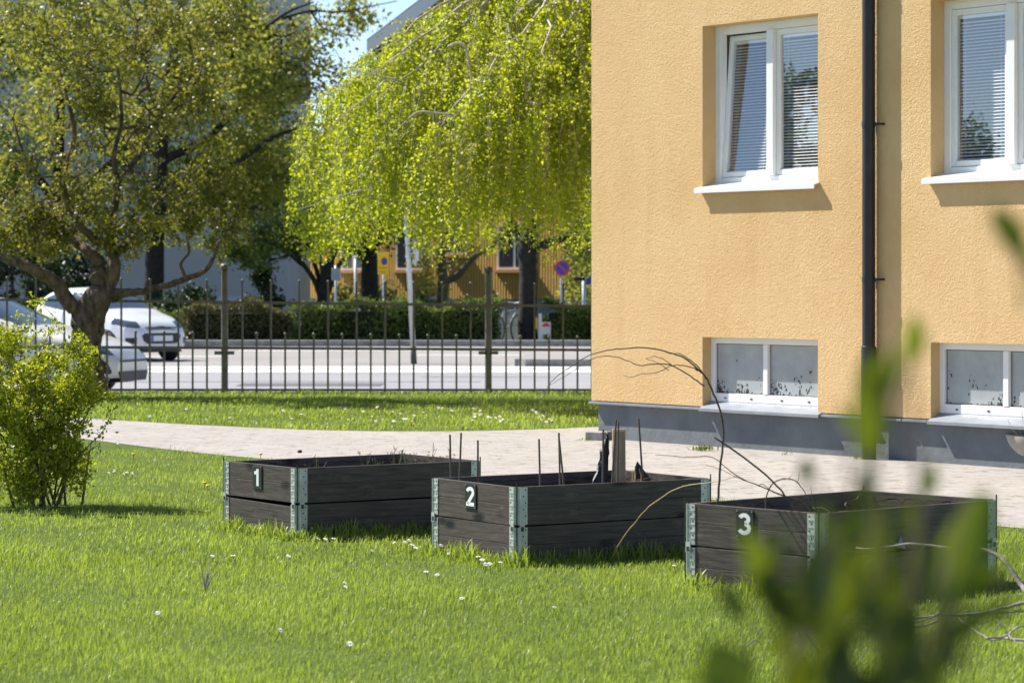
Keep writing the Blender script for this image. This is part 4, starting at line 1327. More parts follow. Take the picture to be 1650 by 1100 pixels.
# pale plastered block at left
pb = thing('plastered_block', 'tall pale grey plastered block behind the trees at left', 'building', (at(463, 456, 86).x, 86, -.4))
b = MB(); W0 = 19.0
b.box((-W0, 0, 0), (0, 10, 15)); b.build('wall', M['pale_wall'], pb)
for j in range(4):
    for i in range(6):
        x = -W0 + 2.0 + i * 2.9; z = 1.9 + j * 3.1
        if j == 0 and i >= 3: continue
        b = MB(); b.box((x, -.04, z), (x + 1.25, .02, z + 1.4)); f = b.build('window', M['far_frame'], pb)
        b = MB(); b.box((x + .08, -.055, z + .08), (x + .6, -.042, z + 1.32)); b.box((x + .65, -.055, z + .08), (x + 1.17, -.042, z + 1.32)); b.build('pane', M['far_glass'], f)
b = MB(); b.box((-W0 - .4, -.4, 15), (.3, 10.3, 15.25)); b.build('roof', M['roof_tile'], pb)

# yellow panelled house, its lit long side turned to the left
K = at(907, 482, 91); K.z = -.4
yh = thing('panelled_house', 'yellow house of vertical wooden panelling behind the hedge', 'building', K, math.atan2(.67, -.74))
# local x runs away along the lit long side; local -y... the front face is y=0 seen from +y
LZ, HT = 12.5, 6.6
b = MB(); b.box((0, -7.5, 1.32), (LZ, 0, HT)); b.build('wall', M['panel'], yh)
b = MB(); b.box((.05, -7.45, 0), (LZ - .05, -.05, 1.318)); b.build('foundation', M['ledge'], yh)
b = MB(); b.box((-.2, -7.7, HT), (LZ + .2, .35, HT + .25)); b.build('roof', M['roof_tile'], yh)
# corner board and window openings
b = MB(); b.box((-.03, -.1, 1.31), (.1, .03, HT)); b.build('corner_board', M['panel'], yh)


def house_x(px):
    k = (px - 825) / F
    return (K.x - k * K.y) / (.74 + k * .67)


for pxl, pxr, zs, zt in ((858, 803, 2.28, 3.75), (682, 640, 2.28, 3.75), (754, 712, 2.78, 3.9), (590, 552, 2.28, 3.75)):
    xa, xb = house_x(pxl), house_x(pxr)
    xa, xb = min(xa, xb), max(xa, xb)
    b = MB(); b.box((xa, -.02, zs), (xb, .05, zt)); f = b.build('window', M['far_frame'], yh)
    xm = (xa + xb) / 2
    b = MB(); b.box((xa + .08, .03, zs + .08), (xm - .05, .056, zt - .08)); b.box((xm + .05, .03, zs + .08), (xb - .08, .056, zt - .08)); b.build('pane', M['far_glass'], f)
    b = MB(); b.box((xa - .12, -.02, zs - .1), (xb + .12, .22, zs - .02)); b.build('sill', M['orange_sill'], f)

# brown gabled house further back: rake rising to the right
g0 = at(592, 66, 112)
gh = thing('gabled_house', 'tall brown gabled house with pale eaves board above the birch', 'building', (g0.x, 112, -.4))
zE = g0.z + .4; sl_ = .76; Wg = 17.0
b = MB()
wl = .7
zr = zE + sl_ * Wg / 2
b.add([(wl, 0, 0), (Wg - wl, 0, 0), (Wg - wl, 0, zE + sl_ * wl - .3), (Wg / 2, 0, zr - .3), (wl, 0, zE + sl_ * wl - .3),
       (wl, 12, 0), (Wg - wl, 12, 0), (Wg - wl, 12, zE + sl_ * wl - .3), (Wg / 2, 12, zr - .3), (wl, 12, zE + sl_ * wl - .3)],
      [(0, 1, 2, 3, 4), (9, 8, 7, 6, 5), (0, 4, 9, 5), (1, 6, 7, 2)])
b.build('wall', M['brown_wall'], gh)
b = MB()
for sgn, xa in ((1, 0), (-1, Wg)):
    q = [(xa, zE), (Wg / 2, zr)]
    b.add([(q[0][0], -.55, q[0][1]), (q[1][0], -.55, q[1][1]), (q[1][0], 12.5, q[1][1]), (q[0][0], 12.5, q[0][1]),
           (q[0][0], -.55, q[0][1] - .16), (q[1][0], -.55, q[1][1] - .16), (q[1][0], 12.5, q[1][1] - .16), (q[0][0], 12.5, q[0][1] - .16)],
          [(0, 1, 2, 3), (4, 7, 6, 5), (0, 3, 7, 4), (0, 4, 5, 1)])
b.build('roof', M['roof_tile'], gh)
b = MB()
for xa in (0, Wg):
    b.add([(xa, -.58, zE - .05), (Wg / 2, -.58, zr - .05), (Wg / 2, -.58, zr - .62), (xa, -.58, zE - .62),
           (xa, -.54, zE - .05), (Wg / 2, -.54, zr - .05), (Wg / 2, -.54, zr - .62), (xa, -.54, zE - .62)],
          [(0, 1, 2, 3), (4, 7, 6, 5), (3, 2, 6, 7), (0, 3, 7, 4)])
b.build('eaves_board', M['bargeboard'], gh)
for i in range(3):
    b = MB(); b.box((3.2 + i * 4.0, -.05, 8.4), (4.6 + i * 4.0, .02, 10)); f = b.build('window', M['far_frame'], gh)
    b = MB(); b.box((3.3 + i * 4, -.065, 8.5), (3.85 + i * 4, -.052, 9.9)); b.box((3.95 + i * 4, -.065, 8.5), (4.5 + i * 4, -.052, 9.9)); b.build('pane', M['far_glass'], f)

# ------------------------------------------------------------------ cars
def paint(name, c):
    m = mat(name, c, .28, 0, .5); m.node_tree.nodes['Principled BSDF'].inputs['Coat Weight'].default_value = .6
    m.node_tree.nodes['Principled BSDF'].inputs['Coat Roughness'].default_value = .06
    return m


M['car_white'] = paint('white_car_paint', (.72, .73, .76))
M['car_cream'] = paint('warm_white_car_paint', (.70, .69, .67))
M['car_blue'] = paint('pale_blue_car_paint', (.45, .56, .68))
M['car_dark'] = paint('black_car_paint', (.012, .012, .014))
M['car_glass'] = mat('tinted_car_glass', (.05, .075, .10), .06, 0, .9)
M['rubber'] = mat('tyre_rubber', (.015, .015, .015), .8)
M['trim'] = mat('black_car_trim', (.015, .015, .017), .45)
M['rim'] = mat('alloy_rim', (.5, .5, .52), .3, .8)
M['lamp'] = mat('headlight_lens', (.07, .09, .125), .1, .1, .9)
M['regplate'] = mat('registration_plate', (.75, .75, .75), .5)
M['eu_blue'] = mat('plate_blue', (.03, .08, .45), .5)
M['chrome'] = mat('chrome_badge', (.6, .62, .65), .15, 1)


def car(name, label, loc, heading, L, W, Ht, prof_top, prof_belt, glass, ws, paintm, lights, grille, fog, plate_z, detail=True, group=None):
    """x runs from the nose (0) backwards to L; prof_* are (x, z) lists"""
    t = thing(name, label, 'car', loc, heading, group)
    nx, nr = (250, 250) if detail else (80, 44)
    xs = L * (.5 - .5 * np.cos(np.linspace(0, math.pi, nx))) * .35 + np.linspace(0, L, nx) * .65
    xs = (xs - xs[0]) / (xs[-1] - xs[0]) * L
    def sm(x, pr):
        px_, pz_ = zip(*pr)
        a = sum(np.interp(x + d, px_, pz_) * w_ for d, w_ in ((-.09, .15), (-.045, .22), (0, .26), (.045, .22), (.09, .15)))
        return a
    V = np.zeros((nx, nr, 3))
    fr = np.array([0, .08, .25, .6, 1.0, 1.6, 2.5, L - .9, L - .35, L - .1, L]); fw = np.array([.60, .78, .89, .97, 1, 1, 1, .99, .94, .82, .68])
    for i, x in enumerate(xs):
        zt, zb = sm(x, prof_top), sm(x, prof_belt)
        zb = min(zb, zt - .03)
        hw = W / 2 * np.interp(x, fr, fw)
        zl = .17 + .10 * max(0, 1 - x / .5) ** 1.5 * .6 + .12 * max(0, 1 - (L - x) / .5) ** 1.5
        zl = min(zl, zb - .12)
        g = np.clip((zt - zb) / .45, 0, 1)         # cabin or bonnet
        wt = hw * (.90 - .26 * g)
        pts = np.array([(0, zl), (hw * .7, zl), (hw * .95, zl + .06), (hw, zl + (zb - zl) * .5), (hw * .975, zb - .06), (hw * .955, zb),
                        (hw * .955 * (1 - .5) + wt * .5 + .012 * g, zb + (zt - zb) * .55), (wt, zt - .055 * g - .012), (wt * .8, zt - .012 * g), (wt * .45, zt + .006), (0, zt + .012)])
        d = np.r_[0, np.cumsum(np.linalg.norm(np.diff(pts, axis=0), axis=1))]
        u = np.linspace(0, d[-1], nr // 2)
        hy, hz = np.interp(u, d, pts[:, 0]), np.interp(u, d, pts[:, 1])
        k = np.ones(max(3, nr // 28 // 2 * 2 + 1)); k /= k.sum(); kk = len(k) // 2
        hy[kk:-kk] = np.convolve(hy, k, 'valid'); hz[kk:-kk] = np.convolve(hz, k, 'valid')
        V[i, :, 1] = np.r_[hy, -hy[::-1]]; V[i, :, 2] = np.r_[hz, hz[::-1]]; V[i, :, 0] = x
    wx = (.75 if L < 4 else .92, L - .70)
    wr = .30
    regs = {}
    def inside(poly, x, z):
        c = False; n = len(poly)
        for a in range(n):
            (x0, z0), (x1, z1) = poly[a], poly[a - 1]
            if (z0 > z) != (z1 > z) and x < (x1 - x0) * (z - z0) / (z1 - z0) + x0: c = not c
        return c
    gf = {k: [] for k in ('body', 'side_window', 'windscreen', 'rear_window', 'headlight', 'grille', 'fog_light', 'wheel_arch', 'sill_trim', 'door_gap')}
    half = nr // 2
    for i in range(nx - 1):
        for j in range(nr):
            j2 = (j + 1) % nr
            if j == half - 1: continue
            q = [V[i, j], V[i + 1, j], V[i + 1, j2], V[i, j2]]
            cx, cy, cz = np.mean(q, axis=0)
            n = np.cross(q[2] - q[0], q[3] - q[1]); n = n / (np.linalg.norm(n) + 1e-9)
            if n[2] * 1 < 0 and cz > .5: n = -n
            key = 'body'
            ay = abs(cy)
            if abs(n[1]) > .6 and any(inside(p, cx, cz) for p in glass): key = 'side_window'
            elif ws[0] < cx < ws[1] and cz > np.interp(cx, *zip(*prof_belt)) + .03 and ay < W * .40 and cz > ws[4]: key = 'windscreen'
            elif ws[2] < cx < ws[3] and ay < W * .36 and cz > ws[5]: key = 'rear_window'
            elif any(math.hypot(cx - w_, cz - wr) < wr + .045 for w_ in wx) and ay > W * .33: key = 'wheel_arch'
            elif lights(cx, ay, cz): key = 'headlight'
            elif fog(cx, ay, cz): key = 'fog_light'
            elif cz < .27: key = 'sill_trim'
            elif ay > W * .38 and .3 < cz and abs(n[1]) > .5 and any(abs(cx - (g_ - .0 * cz)) < .011 for g_ in (glass[0][0][0] - .12, glass[0][2][0] + .035, glass[1][3][0] + .08)): key = 'door_gap'
            gf[key].append((i, j, j2))
    mats = dict(body=paintm, side_window=M['car_glass'], windscreen=M['car_glass'], rear_window=M['car_glass'], headlight=M['lamp'], grille=M['trim'], fog_light=M['trim'], wheel_arch=M['trim'], sill_trim=M['trim'], door_gap=M['trim'])
    def emit(key, fs, nm):
        vid, vs, ff = {}, [], []
        for (i, j, j2) in fs:
            f = []
            for a in ((i, j), (i + 1, j), (i + 1, j2), (i, j2)):
                if a not in vid: vid[a] = len(vs); vs.append(V[a])
                f.append(vid[a])
            ff.append(f)
        np_mesh(nm, np.array(vs), np.array(ff), mats[key], t, smooth=True)
    for key, fs in gf.items():
        if not fs: continue
        if key in ('side_window', 'headlight', 'wheel_arch', 'fog_light'):
            for sgn in (1, -1):
                for fore in (True, False):
                    cut = glass[0][2][0] + .03 if key == 'side_window' else L / 2
                    ss = [f for f in fs if (V[f[0], f[1], 1] + V[f[0], f[2], 1]) * sgn > 0 and (V[f[0], f[1], 0] < cut) == fore]
                    if ss: emit(key, ss, key)
        elif key == 'door_gap':
            for sgn in (1, -1):
                for lo_, hi_ in ((0, glass[0][2][0] - .3), (glass[0][2][0] - .3, glass[0][2][0] + .4), (glass[0][2][0] + .4, L)):
                    ss = [f for f in fs if (V[f[0], f[1], 1] + V[f[0], f[2], 1]) * sgn > 0 and lo_ <= V[f[0], f[1], 0] < hi_]
                    if ss: emit(key, ss, key)
        else: emit(key, fs, key)
    # radiator grille: a rounded plate a little proud of the nose
    if grille and not callable(grille):
        for (poly_) in grille:
            b = MB(); n = len(poly_)
            b.v = [(-.016, y, z) for y, z in poly_] + [(.05, y, z) for y, z in poly_]
            b.f = [tuple(range(n))] + [(i, n + i, n + (i + 1) % n, (i + 1) % n) for i in range(n)]; b.m = [0] * len(b.f)
            b.build('grille', M['trim'], t)
    # nose and tail caps
    for i in (0, nx - 1):
        b = MB(); b.add([tuple(p) for p in V[i]], [tuple(range(nr)) if i else tuple(reversed(range(nr)))])
        b.build('bumper', paintm, t)
    for x in wx:
        for sgn in (1, -1):
            y = sgn * (W / 2 - .10)
            b = MB(); prof = [(.16, -.1), (.27, -.1), (wr, -.07), (wr, .07), (.27, .1), (.2, .1)]
            b.lathe([(r, z) for r, z in prof], 28)
            wh = b.build('wheel', M['rubber'], t, smooth=True); wh.location = (x, y, wr); wh.rotation_euler = (R(-90 * sgn), 0, 0)
            b = MB(); b.lathe([(.2, .085), (.185, .07), (.06, .075), (.0, .08)], 24)
            for k in range(5):
                a = k * 2 * math.pi / 5; c, s_ = math.cos(a), math.sin(a)
                b.box((.03, -.025, .07), (.19, .025, .095), 0, Matrix.Rotation(a, 4, 'Z'))
            b.build('rim', M['rim'], wh, smooth=False)
    if detail:
        if plate_z:
            b = MB(); xf = plate_z[1]
            b.box((xf - .012, -.26, plate_z[0] - .055), (xf + .002, .26, plate_z[0] + .055))
            p = b.build('registration_plate', M['regplate'], t)
            b = MB(); b.box((xf - .0145, .215, plate_z[0] - .05), (xf - .0125, .255, plate_z[0] + .05)); b.build('blue_band', M['eu_blue'], p)
        for sgn in (1, -1):
            b = MB(); b.sphere((ws[0] + .45, sgn * (W / 2 + .06), Ht * .665), .1, 10, 8, sc=(.7, 1.0, .7)); b.build('mirror', paintm, t, smooth=True)
    return t


def small_hatch(name, label, loc, heading, paintm, detail=True, group=None):
    L, W, Ht = 3.67, 1.66, 1.5
    top = [(-.1, .55), (0, .60), (.08, .70), (.2, .79), (.5, .90), (.95, 1.0), (1.1, 1.06), (1.75, 1.40), (2.2, 1.485), (2.7, 1.48), (3.15, 1.42), (3.4, 1.28), (3.58, 1.0), (3.67, .75), (3.8, .6)]
    belt = [(-.1, .50), (0, .52), (.2, .68), (.6, .82), (1.1, .92), (2.4, .98), (3.2, 1.06), (3.6, .95), (3.7, .7)]
    gl = [[(1.28, 1.0), (1.85, 1.36), (2.25, 1.40), (2.25, 1.02)], [(2.32, 1.02), (2.32, 1.40), (2.85, 1.37), (3.15, 1.26), (3.05, 1.1)]]
    ws = (1.08, 1.78, 3.3, 3.6, 1.04, 1.08)
    lights = lambda x, y, z: .08 < x < .62 and y > .44 and .655 + .16 * (x) < z < .755 + .20 * x
    grille = [[(-.40, .57), (.40, .57), (.47, .52), (.43, .42), (.34, .36), (-.34, .36), (-.43, .42), (-.47, .52)], [(-.36, .665), (.36, .665), (.36, .69), (.1, .70), (0, .715), (-.1, .70), (-.36, .69)], [(-.5, .19), (.5, .19), (.46, .26), (-.46, .26)]]
    fog = lambda x, y, z: x < .45 and .56 < y < .72 and .36 < z < .48
    return car(name, label, loc, heading, L, W, Ht, top, belt, gl, ws, paintm, lights, grille, fog, (.465, -.018), detail, group)


def sedan(name, label, loc, heading, paintm, detail=True, group=None):
    L, W, Ht = 4.35, 1.76, 1.45
    top = [(-.1, .45), (0, .50), (.1, .64), (.3, .75), (.7, .86), (1.2, .95), (1.35, 1.0), (2.15, 1.38), (2.7, 1.44), (3.2, 1.41), (3.8, 1.15), (4.1, 1.02), (4.3, .95), (4.35, .7), (4.5, .6)]
    belt = [(-.1, .42), (0, .44), (.2, .58), (.7, .76), (1.4, .88), (2.8, .95), (3.8, .98), (4.35, .8)]
    gl = [[(1.62, .97), (2.25, 1.33), (2.7, 1.37), (2.7, .99)], [(2.77, .99), (2.77, 1.37), (3.15, 1.33), (3.55, 1.12), (3.5, 1.02)]]
    ws = (1.35, 2.15, 3.3, 3.85, 1.0, 1.05)
    lights = lambda x, y, z: .06 < x < .62 and y > .47 and .57 + .20 * x < z < .655 + .24 * x
    grille = [[(-.48, .36), (.48, .36), (.42, .22), (-.42, .22)], [(-.42, .52), (.42, .52), (.44, .49), (-.44, .49)]]
    fog = lambda x, y, z: x < .50 and .60 < y < .80 and .33 < z < .33 + .22 * (1 - abs(y - .70) / .11)
    return car(name, label, loc, heading, L, W, Ht, top, belt, gl, ws, paintm, lights, grille, fog, None, detail, group)


# heading: local +x points from nose to tail
pn = at(262, 560, 57.2)
small_hatch('parked_car', 'small white hatchback parked across the road, black grille facing right', (pn.x, 57.0, -.122), R(180 - 47), M['car_white']).scale = (1.0, 1.0, .99)
pn = at(214, 600, 39.6)
sedan('parked_car', 'white car right behind the fence with only its nose right of the gnarled trunk', (pn.x, 39.6, -.126), R(180 - 17), M['car_cream']).scale = (.97, .97, .98)
pn = at(515, 480, 80)
small_hatch('parked_car', 'pale blue car glimpsed over the hedge left of the fanning tree', (pn.x, 80, -.4), R(180), M['car_blue'], False)
pn = at(535, 480, 79)
sedan('parked_car', 'black car roof seen over the hedge right of the fanning tree', (pn.x, 82, -.4), R(-4), M['car_dark'], False)

# ------------------------------------------------------------------ street furniture
M['galv'] = varied('galvanised_pole', (.42, .44, .47), (.56, .58, .60), 10, .45, 0, metal=.3)
M['galv_dark'] = mat('dark_pole_foot', (.08, .08, .09), .6)
M['sign_yellow'] = mat('yellow_sign_face', (.95, .58, .005), .5)
M['sign_blue'] = mat('blue_sign_face', (.015, .06, .38), .4)
M['sign_red'] = mat('red_sign_face', (.55, .03, .04), .4)
M['sign_back'] = mat('grey_sign_back', (.33, .36, .4), .5)
M['white'] = mat('white_board', (.55, .55, .56), .5)
# leaning post
D = 55.2
p0, p1 = at(667, 586, D), at(656, 372, D); p0.z = -.126
lp = thing('lamp_post', 'leaning galvanised street post in front of the hedge', 'lamp post', p0)
dv = p1 - p0
b = MB(); b.tube([dv * .12, dv, dv * 2.0], [.052, .046, .035], 12); b.build('pole', M['galv'], lp, smooth=True)
b = MB(); b.tube([Vector((0, 0, 0)), dv * .13], [.06, .056], 12); b.build('pole_foot', M['galv_dark'], lp, smooth=True)
b = MB(); b.tube([dv * .985, dv * 1.02], .066, 12); b.tube([dv * .80, dv * .815], .06, 12); b.tube([dv * .70, dv * .71], .058, 12); b.build('collar', M['galv'], lp)
b = MB(); q = dv * .86; b.box((q.x + .09, -.08, q.z - .3), (q.x + .17, .03, q.z + .16)); b.box((q.x + .03, -.02, q.z - .1), (q.x + .1, .02, q.z - .06))
b.box((q.x + .15, -.1, q.z - .22), (q.x + .21, .03, q.z - .02)); b.build('switch_box', M['white'], lp)
b = MB(); q = dv * 2.0; b.tube([q, q + Vector((0.3, -.1, .12)), q + Vector((.9, -.3, .15))], [.03, .028, .025], 8); b.box((q.x + .8, -.42, q.z + .08), (q.x + 1.35, -.2, q.z + .2)); b.build('lamp_head', M['galv'], lp)


def disc(b, c, r, y, mi, n=32, rx=None):
    rx = rx or r
    b.add([(c[0] + rx * math.cos(2 * math.pi * i / n), y, c[1] + r * math.sin(2 * math.pi * i / n)) for i in range(n)], [tuple(range(n))], mi)


def sign_base(name, label, px, D, zt, gz=0.0, r=.028):
    x = (px - 825) / F * D
    t = thing(name, label, 'road sign', (x, D, gz))
    b = MB(); b.tube([(0, 0, -.02), (0, 0, zt - gz)], r, 8); b.build('pole', M['galv'], t, smooth=True)
    return t


zc = lambda py, D: H - (py - HY) / F * D
# yellow plate with the blue roundel
D = 67.9
sg = sign_base('parking_sign', 'yellow rectangular sign with a blue and red roundel on a thin pole', 618, D, zc(412, D))
z0, z1 = zc(442, D), zc(408, D)
b = MB(); b.box((-.135, -.05, z0), (.135, -.035, z1), 0)
pl = b.build('sign_plate', [M['sign_yellow']], sg, bevel=.008)
b = MB(); zz = zc(421, D)
disc(b, (.02, zz), .095, -.0515, 0, 24, .075); disc(b, (.02, zz), .08, -.053, 1, 24, .06)
b.build('roundel', [M['sign_red'], M['sign_blue']], pl)
b = MB(); b.box((-.1, -.0515, z0 + .15), (.1, -.0505, z0 + .165)); b.box((-.08, -.0515, z0 + .05), (.06, -.0505, z0 + .065)); b.build('text_line', M['sign_red'], pl)
# round no-parking sign
D = 67.0
sg = sign_base('no_parking_sign', 'round blue no-parking sign with red rim and red slash', 904.5, D, zc(418, D))
b = MB(); zz = zc(432, D); r = .185
b.lathe([(0, 0), (r, 0), (r, .02), (0, .02)], 36)
pl = b.build('sign_plate', M['sign_back'], sg); pl.rotation_euler = (R(90), 0, 0); pl.location = (.02, -.035, zz)
b = MB(); n = 36
disc(b, (.02, zz), r - .002, -.057, 0); disc(b, (.02, zz), r * .76, -.059, 1)
a = R(-45); c, s_ = math.cos(a), math.sin(a); hw, hl = .022, r * .76
b.add([(.02 + c * u - s_ * v, -.0605, zz + s_ * u + c * v) for u, v in ((-hl, -hw), (hl, -hw), (hl, hw), (-hl, hw))], [(0, 1, 2, 3)], 0)
b.build('sign_face', [M['sign_red'], M['sign_blue']], sg)
# small blue sign by the building edge
D = 69
sg = sign_base('street_sign', 'small blue sign on a pale post half hidden by the ochre building', 941, D, zc(446, D), -.05, .05)
b = MB(); b.box((.06, -.06, zc(455, D)), (.5, -.04, zc(444, D) + .05)); b.build('sign_plate', M['sign_blue'], sg)
b = MB(); b.box((-.25, -.05, zc(449, D)), (.02, -.03, zc(443, D))); b.build('side_plate', M['trim'], sg)
# thin pole and the back of a plate by the fanning tree
D = 69
x = (573 - 825) / F * D
t = thing('thin_pole', 'slim pale metal pole right of the fanning tree', 'pole', (x, D, 0)); b = MB(); b.tube([(0, 0, 0), (0, 0, zc(415, D))], .035, 8); b.build('pole', M['galv'], t, smooth=True)
b = MB(); b.sphere((0, 0, zc(415, D)), .045, 8, 6); b.build('cap', M['galv'], t)
D = 69
sg = sign_base('sign_back', 'grey back of a small road sign before the fanning tree', 541, D, zc(428, D))
b = MB(); b.box((-.1, -.05, zc(452, D)), (.12, -.03, zc(432, D))); b.build('sign_plate', M['sign_back'], sg, bevel=.01)
# white marker post and small notice board in the gap of the hedge
D = 66.0
x = (868 - 825) / F * D
t = thing('marker_post', 'white and brown marker post standing in the hedge gap', 'post', (x, D, .13))
b = MB(); b.box((.0, -.03, 0), (.07, .03, zc(505, D) - .13)); b.build('post', M['white'], t)
b = MB(); b.box((-.085, -.02, .25), (-.003, .03, zc(512, D) - .13)); b.build('side_board', M['panel'], t)
x = (880 - 825) / F * D
t = thing('notice_board', 'little white notice board with a red half-round mark by the hedge', 'notice board', (x, D + .2, .13))
b = MB(); b.box((-.10, 0, .12), (.11, .03, zc(519, D) - .13)); pl = b.build('board', M['white'], t)
b = MB(); b.add([(.0 + .09 * math.cos(math.pi * i / 14), -.004, .30 + .09 * math.sin(math.pi * i / 14)) for i in range(15)], [tuple(range(15))]); b.build('mark', M['sign_red'], pl)
b = MB(); b.box((-.1, .005, 0), (-.07, .025, .13)); b.box((.08, .005, 0), (.11, .025, .13)); b.build('leg', M['galv'], t)
# bicycle in the gap
D = 67.4
x = (818 - 825) / F * D
t = thing('bicycle', 'bicycle parked in the hedge gap left of the thick trunk', 'bicycle', (x, D, .02), R(62))
for wx_ in (-.5, .5):
    b = MB(); n = 28
    b.tube([(wx_ + .33 * math.cos(2 * math.pi * i / n), 0, .34 + .33 * math.sin(2 * math.pi * i / n)) for i in range(n + 1)], .018, 6, caps=False)
    wq = b.build('wheel', M['rubber'], t)
    b = MB()
    for k in range(12):
        a = k * math.pi / 6; b.tube([(wx_, 0, .34), (wx_ + .32 * math.cos(a), 0, .34 + .32 * math.sin(a))], .004, 4)
    n = 28; b.tube([(wx_ + .305 * math.cos(2 * math.pi * i / n), 0, .34 + .305 * math.sin(2 * math.pi * i / n)) for i in range(n + 1)], .011, 5, caps=False)
    b.build('spokes', M['galv'], wq)
b = MB()
for p, q in (((-.5, 0, .34), (-.1, 0, .3)), ((-.1, 0, .3), (-.2, 0, .85)), ((-.5, 0, .34), (-.18, 0, .75)), ((-.18, 0, .75), (.38, 0, .78)), ((-.1, 0, .3), (.38, 0, .7)), ((.36, 0, .9), (.5, 0, .34))): b.tube([p, q], .018, 6)
b.build('frame', M['white'], t)
b = MB(); b.tube([(.34, -.27, .98), (.38, 0, .95), (.34, .27, .98)], .014, 6); b.tube([(.36, 0, .9), (.38, 0, .95)], .016, 6); b.build('handlebar', M['galv'], t)
b = MB(); b.sphere((-.22, 0, .9), .1, 8, 6, sc=(1.3, .8, .4)); b.build('saddle', M['trim'], t)

# ------------------------------------------------------------------ things on the paving
D = 22.2
bx_ = at(1690, 740, D)
fp = thing('planter_bowl', 'round concrete planter bowl with dry stems at the right edge', 'planter', (bx_.x, D, .004))
M['concrete'] = varied('weathered_concrete', (.3, .26, .22), (.48, .44, .39), 9, .9, .004, 30, sc=(1, 1, .3))
b = MB(); b.lathe([(0, .0), (.14, .0), (.16, .012), (.25, .08), (.31, .18), (.335, .25), (.33, .262), (.31, .262), (.305, .24), (.0, .225)], 36); b.build('bowl', M['concrete'], fp, smooth=True)
b = MB()
for _ in range(90):
    a, r = rs.uniform(0, 6.28), .29 * math.sqrt(rs.random()); h_ = rs.uniform(.08, .24)
    p = Vector((r * math.cos(a), r * math.sin(a), .23)); q = p + Vector((rs.gauss(0, .04), rs.gauss(0, .04), h_))
    b.tube([p, p.lerp(q, .5) + Vector((rs.gauss(0, .015), 0, 0)), q], [.004, .003, .001], 4)
for a in (3.3, 3.0): b.tube([(.22 * math.cos(a), .2 * math.sin(a), .23), (.2 * math.cos(a) - .02, .2 * math.sin(a), .45)], [.004, .002], 4)
b.build('dry_stems', M['twig_tan'], fp)
n = 260; a = rng.uniform(0, 6.28, n); r = .3 * np.sqrt(rng.random(n))
leaf_cloud('moss', np.stack([r * np.cos(a), r * np.sin(a), .225 + rng.uniform(0, .03, n)], 1), rng.uniform(.02, .05, n), M['leaf_mid'], fp, wid=.15)
# granite block by the building corner
bx_ = Vector((*gnd(962, 709), 0))
b = MB(); b.box((-.07, -.1, 0), (.1, .12, .075))
o = b.build('stone_block', M['kerb'], bevel=.006); o.location = (bx_.x, bx_.y, .004); o.rotation_euler = (0, 0, R(-30)); tag(o, 'small pale stone block on the paving by the building corner', 'stone')

# weeds sprouting from the paving and in the first bed
def weed(name, label, p, n, h, spread, m, group, cat='weed', wid=.1):
    a = np.stack([rng.normal(0, spread, n), rng.normal(0, spread, n), np.zeros(n)], 1)
    ax = np.stack([rng.normal(0, .35, n), rng.normal(0, .35, n), np.ones(n)], 1)
    o = leaf_cloud(name, a, rng.uniform(.5, 1.1, n) * h, m, None, axis=unit(ax), spread=.12, wid=wid, tint=rng.random(n))
    o.location = p
    return tag(o, label, cat, group)


for px, py, n, h_, sp, lab in ((1131, 727, 70, .06, .05, 'dry grassy tuft on the paving under the left basement window'),
                               (1307, 730, 9, .10, .012, 'single bright green sprout at the foot of the grey plinth'),
                               (1268, 734, 14, .035, .03, 'tiny flat weed left of the green sprout'),
                               (1385, 741, 20, .04, .03, 'small weed at the foot of the downpipe'),
                               (1254, 725, 10, .05, .02, 'sparse weed in the joint below the left basement window'),
                               (945, 711, 22, .05, .04, 'grass tuft beside the stone block')):
    x, y = gnd(px, py)
    weed('paving_weed', lab, (x, y, .004), n, h_, sp, M['leaf_mid'], 'weeds between the pavers')
# clods of dirt on the paving near bed 1
x, y = gnd(483, 730); b = MB(); b.sphere((0, 0, .012), .018, 8, 6, sc=(1.2, 1, .8)); o = b.build('pebble', M['trim']); o.location = (x, y, .004); tag(o, 'single small dark pebble on the path behind the first bed', 'pebble')

m1 = BED[0].matrix_basis.copy(); b1inv = m1.inverted()
for k, (px, dd, hh) in enumerate(((497, 0, .05), (509, .1, .07), (588, .1, .075), (604, .0, .06), (612, .2, .045), (634, .25, .085), (641, .1, .075), (650, .2, .07), (657, .0, .075), (664, .15, .06), (675, .1, .05), (694, .2, .09), (702, .1, .045), (712, .2, .05), (722, .1, .075))):
    D = 16.75 + dd
    p = m1 @ Vector((.12 + (px - 497) / 225 * 1.0, .30 + dd, .30))
    p.x = (px - 825) / F * p.y
    b = MB()
    for _ in range(5):
        tip = Vector((rs.gauss(0, .018), rs.gauss(0, .02), hh * rs.uniform(1.1, 1.9)))
        mid = tip * .5 + Vector((rs.gauss(0, .006), 0, .01))
        b.tube([(0, 0, 0), mid, tip], [.0022, .0016, .001], 4)
        for q in (mid, tip):
            for _2 in range(4):
                e = q + Vector((rs.gauss(0, .009), rs.gauss(0, .009), abs(rs.gauss(0, .012))))
                b.add([q, q.lerp(e, .5) + Vector((.002, 0, 0)), e, q.lerp(e, .5) - Vector((.002, 0, 0))], [(0, 1, 2, 3)])
    o = b.build('seedling', varied('dull_seedling', (.07, .08, .03), (.16, .16, .07), 30, .8, 0) if k == 0 else bpy.data.materials['dull_seedling'])
    o.location = p
    tag(o, 'thin wiry weed seedling growing in the first bed', 'weed', 'weed seedlings in the first bed')
b = MB()
for _ in range(16):
    p = Vector((rs.gauss(0, .035), rs.gauss(0, .03), 0)); b.tube([p, p + Vector((rs.gauss(0, .015), rs.gauss(0, .015), rs.uniform(.06, .14)))], [.003, .0015], 4)
